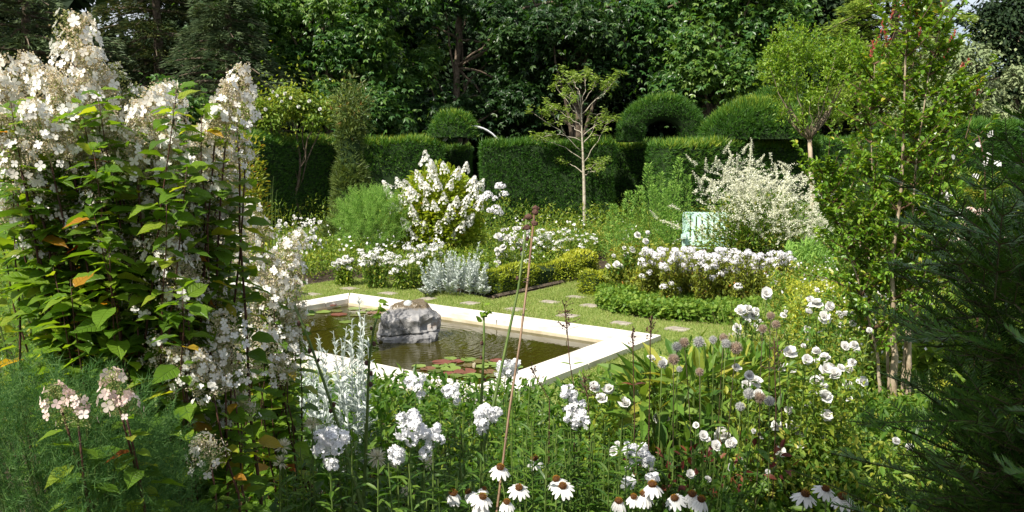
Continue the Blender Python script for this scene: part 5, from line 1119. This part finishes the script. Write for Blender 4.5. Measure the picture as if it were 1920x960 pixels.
# coneflowers
def coneflower_meshes():
    g = rg(500); V, f = ico(3); c = V*A(1, 1, .85); n = 260; o = rdir(g, n, .5); o = o[o[:, 2] > -.25]; p = o*A(1, 1, .85)*.97
    cone = mesh('cone', [(c*.93, f, np.full(len(c), .15)), scatter(THIN, p, o, rdir(g, len(o)), np.c_[np.full(len(o), 2.6), g.uniform(.16, .3, len(o)), np.ones(len(o))], g, np.clip(.3+.6*o[:, 2]+g.random(len(o))*.2, 0, 1))], M['cone'], np.zeros(3))
    pv = []; pf = []
    for i, t_ in enumerate(np.linspace(0, 1, 6)):
        wdt = .20*(math.sin(pi*(.18+.70*t_)))**.7*(1 if t_ < .9 else .7)
        for x in (-1, 0, 1): pv.append((x*wdt, t_*1.0, -.30*t_**1.6-(.03 if x == 0 else 0)))
    for i in range(5):
        for x in (0, 1): a = i*3+x; pf += [[a, a+1, a+4], [a, a+4, a+3]]
    pet = mesh('petal', [(np.array(pv), np.array(pf), np.full(18, .8))], M['petal'], np.zeros(3), True); return cone, pet
CONE, PET = coneflower_meshes()
cf = [(938, 890, 3.1, 1), (1002, 873, 3.2, 1), (1043, 912, 3.0, .95), (1055, 925, 2.95, 1), (973, 928, 3.0, .95), (850, 938, 3.0, 1), (878, 936, 3.05, .8), (905, 945, 2.9, .95), (908, 930, 3.1, .6), (898, 958, 2.9, 1), (1223, 922, 2.9, 1.05), (1208, 940, 2.9, 1), (1265, 948, 2.95, .95), (1298, 940, 2.95, 1), (1315, 950, 2.9, 1), (1160, 953, 2.9, .9), (1188, 945, 2.95, .8), (1510, 940, 2.5, .9), (1548, 930, 2.5, .8), (1580, 945, 2.45, .9), (950, 955, 2.85, .8)]
cf.sort(); g = rg(501)
for i, (x, y, Y, s) in enumerate(cf):
    Y *= .90; s *= .82; top = at(x, y-14, Y); base = A(top[0]+g.normal()*.03, top[1]+g.normal()*.03, 0)
    th = thing('coneflower', 'white coneflower with orange brown cone along the bottom edge, %s' % ordi(i, len(cf)), 'coneflower', base, 'white coneflowers at the front of the bed')
    ax = norm(A(g.normal()*.15, -.25+g.normal()*.12, 1)); rot = eul(ax, g); r = .0175*s
    q_ = rot.to_quaternion(); droop = g.uniform(.15, .8)
    put('cone', CONE, th, top, rot, r)
    npet = 12
    from mathutils import Quaternion
    for k in range(npet):
        a = 2*pi*k/npet+g.normal()*.06; qq = q_ @ Quaternion((0, 0, 1), a) @ Quaternion((1, 0, 0), -droop*g.uniform(.8, 1.2)-.05)
        off = q_ @ (Quaternion((0, 0, 1), a) @ Vector((0, r*.7, -r*.35)))
        o = put('petal', PET, th, top+A(*off), qq.to_euler(), .046*s*g.uniform(.9, 1.05))
    part('stem', tube(bez(base, (base+top)/2+A(g.normal()*.03, 0, 0), top-A(0, 0, r*.5), 8), np.linspace(.0035, .0025, 8), 5), M['stem'], th, smooth=True)
    n = 8; t_ = g.uniform(.3, .85, n); P = base+(top-base)*t_[:, None]
    part('leaves', scatter(LANCE, P, rdir(g, n, .4), A(0, 0, 1)+rdir(g, n)*.3, .09, g), M['phlox_leaf'], th)

# shaggy cream blooms (faded)
def shaggy(label, x, y, Y, r, seed):
    g = rg(seed); top = at(x, y, Y); base = A(top[0], top[1], 0); th = thing('shaggy_flower', label, 'flower', base, 'shaggy cream flowers in the near bed'); n = 60; a = g.uniform(0, 2*pi, n); e = g.uniform(-.4, 1.2, n)
    Rm = np.array(eul(norm(A(g.normal()*.3, -.8, .7))).to_matrix()); D = np.c_[np.cos(a)*np.cos(e), np.sin(a)*np.cos(e), np.sin(e)]@Rm.T
    part('petals', scatter(QUAD, np.repeat(top[None], n, 0)+D*.005, D, rdir(g, n), r*g.uniform(.7, 1.1, n)[:, None]*A(.35, 1, 1), g), M['cream'], th)
    part('stem', tube([base, (base+top)/2, top], .003, 5), M['stem'], th)
for x, y, Y, r, lab in ((707, 858, 3.0, .042, 'shaggy cream white flower right of the left green stalk'), (530, 838, 3.1, .035, 'shaggy cream flower in the dark lower left of the bed'), (528, 866, 3.1, .032, 'shaggy cream flower just below another one at the lower left'), (585, 795, 3.3, .035, 'faint shaggy cream flower left above the round phlox head'), (802, 868, 3.0, .025, 'half open cream flower right of the middle phlox'), (745, 868, 3.0, .03, 'faded cream flower under the middle phlox'), (760, 920, 2.9, .018, 'tiny cream flower low in the bed')):
    shaggy(lab, x, y, Y, r, int(x))

# lily stalks, cane
def stalk(label, pts, r, pods, leaves, seed, name='lily_stalk', mat='stem'):
    g = rg(seed); P = np.array([at(*p) for p in pts]); last = P[-1]; foot = A(last[0]+(P[-1]-P[-2])[0]*.2, last[1], 0); P = np.concatenate([P, [foot]]); th = thing(name, label, 'stalk', foot)
    part('stem', tube(P, np.linspace(r*.7, r*1.15, len(P)), 7), M[mat], th, smooth=True)
    V, f = ico(2)
    L_ = np.linspace(0, 1, len(P))
    for t_ in pods:
        j = t_*(len(pts)-1); k = int(j); p = P[k]*(1-(j-k))+P[min(k+1, len(P)-1)]*(j-k); o = A(g.choice([-1, 1])*r*1.6, -r*.5, 0)
        part('seed_pod', (V*A(.7, .7, 1.)*(1+.2*sn(V*3, 2, int(t_*100)))[:, None]*g.uniform(.008, .012)+p+o, f, np.full(len(V), .5)), M['pod'], th)
    if leaves:
        n = leaves; p = np.repeat(P[:1], n, 0)+g.normal(size=(n, 3))*A(.008, .008, .015)
        part('top_leaves', scatter(OVATE, p, rdir(g, n, .3), rdir(g, n, .5), .04, g), M['hyd_leaf'], th)
    return th
stalk('bare green lily stalk with a curled leafy brown top in front of the fountain rock', [(712, 575, 3.0), (700, 620, 3.0), (692, 680, 3.0), (689, 760, 3.0), (686, 850, 3.0), (680, 955, 3.0)], .0062, [.18, .28, .4, .45, .5], 8, 601)
stalk('leaning green stalk with dark nodes left of the round phlox head', [(552, 572, 3.1), (580, 640, 3.1), (605, 710, 3.05), (632, 790, 3.0), (655, 870, 3.0), (680, 950, 2.95)], .0068, [.1, .25, .3, .52, .55], 0, 602)
stalk('short stalk with a tuft of green leaves rising over the near water', [(907, 590, 3.2), (908, 640, 3.2), (905, 700, 3.2), (903, 745, 3.2)], .006, [.35, .5, .75], 10, 603)
stalk('thick green stalk crossing the bamboo cane over the pond corner', [(988, 395, 3.6), (984, 450, 3.55), (972, 540, 3.5), (955, 620, 3.45), (938, 700, 3.4), (925, 760, 3.35), (905, 850, 3.3)], .0068, [.05, .1, .16, .2, .3], 0, 604)
def cane():
    P = np.array([at(1003, 388, 3.5), at(990, 520, 3.3), at(975, 640, 3.15), at(955, 770, 3.0), at(932, 955, 2.8)]); foot = P[-1]+(P[-1]-P[-2])*1.6; foot = A(foot[0], foot[1], 0); P = np.concatenate([P, [foot]])
    th = thing('bamboo_cane', 'slanting brown bamboo cane staking the stalk at the pond corner', 'cane', foot); part('cane', tube(P, .0048, 8), M['bamboo'], th, smooth=True)
    for t_ in (.2, .45, .8, 1.6, 2.4, 3.3):
        k = int(t_); p = P[k]*(1-(t_-k))+P[k+1]*(t_-k); d = norm(P[k+1]-P[k]); part('node', tube([p-d*.004, p, p+d*.004], [.005, .0062, .005], 8), M['bark'], th)
    for k, (t_, s) in enumerate(((.02, 1), (.08, 1), (.15, -1), (.24, 1), (.3, -1))):
        p = P[0]*(1-t_)+P[1]*t_; V, f = ico(2); part('withered_pod', (V*A(.016, .012, .013)*(1+.3*sn(V*3, 2, k))[:, None]+p+A(s*.014-.01, -.005, 0), f, np.full(len(V), .5)), M['pod'], th)
    q_ = P[1]*.9+P[2]*.1; part('twine', tube([q_+A(.012*math.cos(a)-.004, .012*math.sin(a), .002*a) for a in np.linspace(0, 12, 24)], .0016, 4), M['bark'], th)
cane()
# dried thin stalks
def dried(label, pts, seed, leafpair=None, red=False, spread=.03, npod=26):
    g = rg(seed); P = np.array([at(*p) for p in pts]); foot = A(P[-1][0], P[-1][1], 0); P = np.concatenate([P, [foot]]); th = thing('dried_stalk', label, 'stalk', foot, 'thin dried stalks'); part('stem', tube(P, .0022, 5), M['cane'], th)
    n = npod; t_ = g.random(n)*.9; a = P[0]+(P[1]-P[0])*t_[:, None]; e = a+np.c_[g.normal(size=n)*spread*(.4+t_), g.normal(size=n)*spread*(.4+t_), g.uniform(0, .03, n)]
    geo = [tube([x, y], .001, 3, cap=False) for x, y in zip(a, e)]+[scatter(DOT, e, rdir(g, n), rdir(g, n), .005*g.uniform(.6, 1.4, n), g)]
    part('seed_head', geo, M['pod'], th)
    if leafpair: p = at(*leafpair); part('leaf_pair', scatter(LANCE, np.repeat(p[None], 2, 0), A(1, 0, .25)*A([1], [1], [1]).T*np.array([[1], [-1]])*np.array([[1, 1, 1], [1, 1, -1]]), np.array([[0, -.3, 1], [0, -.3, 1]]), .055, g), M['red_leaf'] if red else M['hyd_leaf'], th)
dried('thin dark seed stalk with a pair of green leaves over the pond tip', [(1058, 570, 3.3), (1064, 625, 3.3), (1068, 680, 3.3), (1078, 735, 3.3)], 701, (1072, 684, 3.3), spread=.028, npod=40)
dried('thin dark seed stalk with red leaves at the right pond tip', [(1186, 622, 3.2), (1187, 665, 3.2), (1188, 720, 3.2), (1190, 780, 3.2)], 702, (1188, 722, 3.2), True, .008, 22)
dried('bushy brown seed head stalk behind the large white bloom', [(1221, 598, 3.3), (1219, 640, 3.3), (1219, 690, 3.3)], 703, None, False, .012, 40)
dried('small dark seed twig beside the pond corner', [(995, 690, 3.4), (1010, 715, 3.4), (1030, 750, 3.4)], 704, None, False, .012, 16)
dried('dark clustered seed stalk above the cream blooms', [(1095, 710, 3.3), (1102, 750, 3.3), (1105, 790, 3.3)], 705, None, False, .025, 46)
dried('dark red stemmed stalk among the globe thistles', [(1452, 640, 3.3), (1453, 700, 3.3), (1455, 770, 3.3)], 706, None, False, .02, 26)

# globe thistles
def globe_mesh(mat, seed, n=520):
    g = rg(seed); o = rdir(g, n); V, f = ico(2)
    return mesh('globe', [(V*.62, f, np.full(len(V), .1)), scatter(THIN, o*.5, norm(o+rdir(g, n)*.12), rdir(g, n), np.c_[np.full(n, 1.3), g.uniform(.4, .55, n), np.ones(n)], g, .2+.8*g.random(n))], M[mat], np.zeros(3))
GL = {'g': globe_mesh('globe', 1), 'b': globe_mesh('globe_brown', 2)}
gts = [(1269, 650, 3.4, 'g', 1), (1283, 642, 3.4, 'b', 1), (1310, 641, 3.4, 'g', 1.1), (1337, 637, 3.4, 'g', .8), (1357, 633, 3.5, 'b', .9), (1361, 644, 3.3, 'g', .9), (1380, 652, 3.3, 'b', 1.2), (1263, 674, 3.3, 'b', 1.1), (1241, 682, 3.3, 'g', .8), (1312, 697, 3.3, 'b', .8), (1274, 692, 3.4, 'g', .6),
       (1430, 616, 3.6, 'b', .9), (1404, 738, 3.2, 'g', 1), (1425, 745, 3.2, 'b', 1.1), (1388, 762, 3.2, 'g', .85), (1445, 592, 3.7, 'b', .9), (1455, 608, 3.6, 'b', .9), (1443, 752, 3.1, 'g', .9)]
gts.sort(); g = rg(710)
for i, (x, y, Y, k, s) in enumerate(gts):
    top = at(x, y, Y); base = A(top[0]+g.normal()*.05, top[1]+.05*g.normal(), 0); th = thing('globe_thistle', '%s spiky globe thistle head on a thin stem, %s' % ({'g': 'silver grey', 'b': 'faded brown'}[k], ordi(i, len(gts))), 'globe thistle', base, 'globe thistles right of the pond')
    put('flower_head', GL[k], th, top, eul(rdir(g, 1)[0]), .026*s)
    part('stem', tube(bez(base, (base+top)/2+A(g.normal()*.02, 0, 0), top, 8), np.linspace(.003, .0018, 8), 5), M['stem' if k == 'g' else 'darkstem'], th, smooth=True)
    n = 6; t_ = g.uniform(.3, .8, n); part('leaves', scatter(LANCE, base+(top-base)*t_[:, None], rdir(g, n, .3), A(0, 0, 1)+rdir(g, n)*.3, .09*A(1.6, 1, 1)[None]*np.ones((n, 1)), g), M['phlox_leaf'], th)
# broad leaved plant with big leaves (right of pond)
bush('broad_leaved_plant', 'broad bright green leaves below the globe thistles', 'plant', A(hx(1290, 3.8), 3.8, 0), [(at(1290, 720, 3.8), .28, .22, .12), (at(1220, 760, 3.7), .2, .2, .12)], 150, .17, 'lime_leaf', T=LANCE, stems=20, seed=711, ar=1.5, shell=.2)
bush('broad_leaved_plant', 'lush green leaves right of the globe thistles', 'plant', A(hx(1400, 4.1), 4.1, 0), [(at(1380, 700, 4.1), .25, .22, .15), (at(1440, 700, 4.2), .2, .2, .15)], 500, .09, 'lime_leaf', T=LANCE, stems=20, seed=712, ar=1.5, shell=.2)

# white blooms & roses foreground
def rose_bush(label, spots, Y, size, seed, mat='bed_leaf', n=900, leaf=.04, cat='rose bush', name='rose_bush'):
    return white_patch(name, label, cat, spots, A(hx(np.mean([s[0] for s in spots]), Y), Y, 0), Y, ROSES, size, mat, leaf, seed, None, n, low=.35, fname='rose')
rose_bush('white rose bush with many full blooms right of the globe thistles', [(1547, 692), (1565, 702), (1575, 690), (1543, 725), (1545, 744), (1515, 757), (1588, 722), (1598, 680), (1590, 695), (1534, 778), (1512, 675), (1478, 770), (1486, 800), (1458, 798), (1542, 817), (1500, 835), (1548, 858), (1483, 832), (1550, 780), (1530, 660), (1480, 662), (1528, 715)], 3.8, .027, 720, 'bed_leaf', 2600)
rose_bush('small white roses higher up beside the tall leafy shrub', [(1582, 590), (1545, 595), (1546, 620), (1605, 656), (1583, 650), (1555, 575), (1530, 570), (1516, 585), (1630, 620)], 5.0, .031, 721, 'lime_leaf', 1100)
rose_bush('cluster of white roses at the edge of the clover border', [(1388, 583), (1402, 580), (1410, 586), (1418, 582), (1396, 590), (1437, 552), (1381, 615), (1412, 590)], 5.2, .034, 722, 'lime_leaf', 500)
rose_bush('creamy white blooms low beside the lawn', [(1127, 747), (1170, 757), (1143, 730), (1115, 728), (1233, 783), (1252, 785), (1130, 735)], 3.7, .024, 723, 'bed_leaf', 900)
rose_bush('two big white blooms under the seed stalks at the pond tip', [(1220, 673), (1242, 680)], 3.8, .036, 724, 'bed_leaf', 260)
rose_bush('blush white rose heads beside the lower globe thistles', [(1405, 705), (1415, 716), (1398, 722), (1420, 740), (1380, 690)], 3.5, .024, 725, 'bed_leaf', 500)
rose_bush('scattered white roses low at the right of the bed', [(1355, 817), (1395, 865), (1427, 815), (1375, 880), (1345, 845), (1500, 812), (1680, 827), (1705, 838), (1463, 848)], 3.6, .028, 726, 'bed_leaf', 1500)
rose_bush('drift of small white roses left of the tall leafy shrub trunks', [(x_, y_) for x_, y_ in zip(rg(730).uniform(1440, 1640, 17), rg(731).uniform(640, 800, 17))], 4.4, .026, 727, 'bed_leaf', 1800)
rose_bush('white roses beyond the globe thistles against the clover border', [(x_, y_) for x_, y_ in zip(rg(732).uniform(1400, 1600, 18), rg(733).uniform(540, 640, 18))], 6.2, .028, 728, 'lime_leaf', 1500)
rose_bush('small white blooms scattered low between coneflowers and red leaves', [(x_, y_) for x_, y_ in zip(rg(734).uniform(1150, 1460, 16), rg(735).uniform(790, 900, 16))], 3.1, .018, 729, 'phlox_leaf', 900)
bush('dark_red_plant', 'patch of dark red leaves in the shade of the near bed', 'plant', A(hx(1300, 3.2), 3.2, 0), [(at(1300, 880, 3.2), .25, .15, .09), (at(1400, 860, 3.3), .2, .15, .08)], 110, .045, 'red_leaf', T=SMALLOV, stems=12, seed=713)

# ---------------------------------------------------------------- tall myrtle-like shrub at right
def tall_shrub():
    base = on(1680, 800); Y = base[1]; g = rg(801); th = thing('tall_shrub', 'tall multi stemmed shrub with tan trunks, small glossy leaves and red shoot tips', 'shrub', base)
    K = lambda x, y, dy=0: at(x, y, Y+dy)
    mains = [[(1676, 800), (1674, 700), (1676, 600), (1672, 480), (1690, 350), (1695, 200), (1700, 60), (1705, -20)], [(1700, 795), (1702, 700), (1705, 600), (1715, 480), (1712, 350), (1730, 200), (1760, 60)], [(1655, 790), (1648, 700), (1640, 640), (1600, 500), (1565, 400), (1550, 330)],
             [(1690, 790), (1695, 640), (1730, 520), (1760, 400), (1770, 280), (1790, 170)], [(1670, 790), (1665, 650), (1650, 500), (1640, 380), (1630, 240), (1640, 120)]]
    radii = [.032, .026, .016, .014, .014]; lines = []
    for pts, r in zip(mains, radii):
        dyj = g.uniform(-.35, .35); P = np.array([K(x, y, dyj*i/7) for i, (x, y) in enumerate(pts)]); t_ = np.linspace(0, len(P)-1, 22); k = np.minimum(t_.astype(int), len(P)-2); fr = (t_-k)[:, None]; c = P[k]*(1-fr)+P[k+1]*fr; c[1:-1] = (c[:-2]+2*c[1:-1]+c[2:])/4
        part('trunk', tube(wob(c, g, .004), r*(.12+.88*(1-np.linspace(0, 1, 22))**1.5), 8), M['trunk_tan'], th, smooth=True); lines.append(c)
    geo = []; tw = []
    for li, c in enumerate(lines):
        for k in range(7, 22):
            for _ in range(6):
                a = g.uniform(0, 2*pi); L = g.uniform(.22, .68)*(1.25-.035*k); d = norm(A(math.cos(a), math.sin(a)*.8, g.uniform(.5, 1.3))); s0 = c[k]; e = s0+d*L; mid = s0+d*A(1, 1, .5)*L*.5
                P = bez(s0, mid, e, 7); geo.append(tube(P, np.linspace(.006, .0015, 7), 4, cap=False)); tw.append(P)
    # low skirt of twigs
    for _ in range(46):
        s0 = lines[g.integers(0, 3)][g.integers(8, 12)]; a = g.uniform(0, 2*pi); L = g.uniform(.3, .6); d = norm(A(math.cos(a), math.sin(a), g.uniform(0, .9))); P = bez(s0, s0+d*L*.5+A(0, 0, .08), s0+d*L, 7); geo.append(tube(P, np.linspace(.005, .0015, 7), 4, cap=False)); tw.append(P)
    part('twigs', geo, M['twig'], th); tw = np.array(tw); nt2 = len(tw); m = 36; i = np.repeat(np.arange(nt2), m); n = len(i)
    t_ = g.uniform(.12, 1, n)*6; k = np.minimum(t_.astype(int), 5); fr = (t_-k)[:, None]; P = tw[i, k]*(1-fr)+tw[i, k+1]*fr; tan = norm(tw[i, k+1]-tw[i, k])
    d = norm(tan*.6+rdir(g, n)*.9+A(0, 0, .2)); part('leaves', scatter(SMALLOV, P, d, A(0, 0, 1)+rdir(g, n)*.5, g.uniform(.032, .055, n)[:, None]*A(1.3, 1, 1.4), g), M['myrtle'], th)
    tips = [(1675, 20), (1700, 35), (1660, 60), (1635, 95), (1640, 85), (1655, 45), (1690, 20), (1715, 15), (1780, 85), (1775, 95), (1808, 125), (1800, 135), (1725, 60), (1765, 5), (1660, 90), (1835, 165), (1705, 50), (1785, 72)]
    for (x, y) in tips:
        p = K(x, y, g.uniform(-.3, .3)); ax = norm(A(g.normal()*.25+(.4 if x > 1770 else 0), 0, 1)); n = 22; t_ = g.random(n); P = p+ax*(t_*.13-.07)[:, None]; part('red_tip', scatter(SMALLOV, P, ax+rdir(g, n)*.6, rdir(g, n), .026, g), M['redtip'], th)
        part('twigs', tube([p-ax*.25-A(0, 0, .1), p+ax*.05], [.003, .001], 4), M['twig'], th)
tall_shrub()
def yucca():
    b = on(1735, 792); g = rg(33); th = thing('strap_leaf_plant', 'stiff blue green strap leaves at the foot of the tan trunks', 'plant', b)
    for (x, y, w_) in ((1700, 700, .05), (1720, 690, .045), (1745, 690, .04), (1690, 730, .03), (1755, 720, .03)):
        t_ = at(x, y, b[1]-.1); d = t_-b; L = np.linalg.norm(d); part('leaf', scatter(LANCE, b[None], d[None], A(.3, -1, .3)[None], A(w_*5, L, .15)[None], g), M['silvertree'], th)
yucca()

# ---------------------------------------------------------------- dark yew boughs at the right edge, close to the camera
def near_yew():
    g = rg(900); base = A(1.62, 2.0, 0); th = thing('yew_shrub', 'dark yew with needled boughs filling the right foreground in shade', 'yew', base)
    part('trunk', tube(wob(np.linspace(base, base+A(.1, 0, 2.1), 8), g, .02), np.linspace(.035, .012, 8), 8), M['bark'], th, smooth=True)
    tips = [(1640, 575, 2.1), (1590, 790, 2.1), (1560, 850, 2.0), (1610, 905, 1.9), (1650, 700, 2.0), (1700, 560, 1.9), (1720, 470, 1.95), (1790, 330, 2.0), (1690, 520, 2.0), (1850, 250, 2.0), (1900, 200, 2.0), (1880, 330, 1.8), (1680, 850, 1.8), (1700, 940, 1.8), (1640, 930, 1.9), (1720, 650, 1.8), (1700, 740, 1.9), (1800, 400, 1.8), (1480, 880, 2.15), (1560, 945, 2.0)]
    ex = [(g.uniform(1815, 1985), g.uniform(470, 960), g.uniform(1.5, 2.3)) for _ in range(80)]+[(g.uniform(1840, 1980), g.uniform(330, 520), g.uniform(1.6, 2.2)) for _ in range(14)]+[(g.uniform(1690, 1800), g.uniform(740, 960), g.uniform(1.7, 2.2)) for _ in range(16)]
    geo = []; P = []; D = []; N_ = []; S = []; R_ = []; up = A(0, 0, 1)
    def needles(a, b, nup, bright):
        l = np.linalg.norm(b-a); m = max(6, int(l/.0030)); t_ = np.linspace(.02, 1, m); dd = norm(b-a); pp = a+(b-a)*t_[:, None]; sd2 = norm(np.cross(dd, nup)); s_ = np.where(np.arange(m) % 2, 1, -1)[:, None]
        P.append(pp); D.append(dd*.55+sd2*s_*1.0+nup*.22+rdir(g, m)*.16); N_.append(np.repeat(nup[None], m, 0)+rdir(g, m)*.15); S.append(.027*(1-.5*t_**4)*g.uniform(.8, 1.1, m)); R_.append(np.clip(g.random(m)*.8+bright, 0, 1))
    def spray(c, ax, scale, bright):
        nup = norm(up+rdir(g, 1)[0]*.45); side = norm(np.cross(ax, nup)); n_ = len(c)
        for k in range(n_-1): needles(c[k], c[k+1], nup, bright)
        for k in range(1, n_-1):
            for sd in (-1, 1):
                if g.random() < .12: continue
                l = scale*g.uniform(.5, 1.0)*(1.1-.8*k/n_); d = norm(ax*.8+side*sd*g.uniform(.6, .95)+up*g.uniform(-.1, .3)); mid = c[k]+d*l*.5-up*.006; e = c[k]+d*l+up*l*.08
                geo.append(tube([c[k], mid, e], [.0018, .0014, .0008], 3, cap=False)); needles(c[k], mid, nup, bright); needles(mid, e, nup, bright+.06)
    for ti, (x, y, Y) in enumerate(tips+ex):
        tip = at(x, y, Y); s0 = base+A(.0, 0, np.clip(tip[2]-g.uniform(.10, .45), .15, 2.0)); c = bez(s0, (s0+tip)/2+A(0, 0, .06), tip, 9); c = wob(c, g, .008); geo.append(tube(c, np.linspace(.005, .0012, 9), 5, cap=False)); spray(c[2:], norm(tip-s0), .17, .0)
    for _ in range(150):
        p0 = at(g.uniform(1815, 1995), g.uniform(430, 960), g.uniform(1.5, 2.25)); d = norm(A(g.uniform(-1.1, .2), g.uniform(-.8, .6), g.uniform(-.2, .8))); L = g.uniform(.14, .26); c = bez(p0, p0+d*L*.5+A(0, 0, .01), p0+d*L, 5); geo.append(tube(c, [.002, .002, .0015, .001, .001], 3, cap=False)); spray(c, d, .10, .0)
    part('boughs', geo, M['yew_twig'], th); P, D, N_, S, R_ = map(np.concatenate, (P, D, N_, S, R_))
    part('needles', scatter(TT([(-.05, 0, 0), (.05, 0, 0), (.085, .5, .02), (-.085, .5, .02), (0, 1, 0)], [[0, 1, 2], [0, 2, 3], [3, 2, 4]]), P, D, N_, S, g, R_), M['yew_near'], th)
near_yew()

# ---------------------------------------------------------------- tall tree behind the camera: throws the dappled foreground shade
def shade_tree():
    g = rg(950); base = A(-2.5, -2.0, 0); th = thing('shade_tree', 'leafy tree behind the viewpoint shading the near bed', 'tree', base)
    part('trunk', tube(np.linspace(base, base+A(0, 0, 5.5), 6), np.linspace(.16, .08, 6), 8), M['bark'], th)
    cl = make_clumps(g, [(A(-1.35, -1.75, 5.9), 1.3, 1.0, 1.2), (A(-3.9, -2.1, 5.3), 1.0, .8, .9)], 16, (.3, .5)); pos, d, nr, s, i = crown_leaves(g, cl, 9000, .2, None)
    part('crown', scatter(MAPLE, pos, d, nr, s, g), M['gum'], th)
shade_tree()
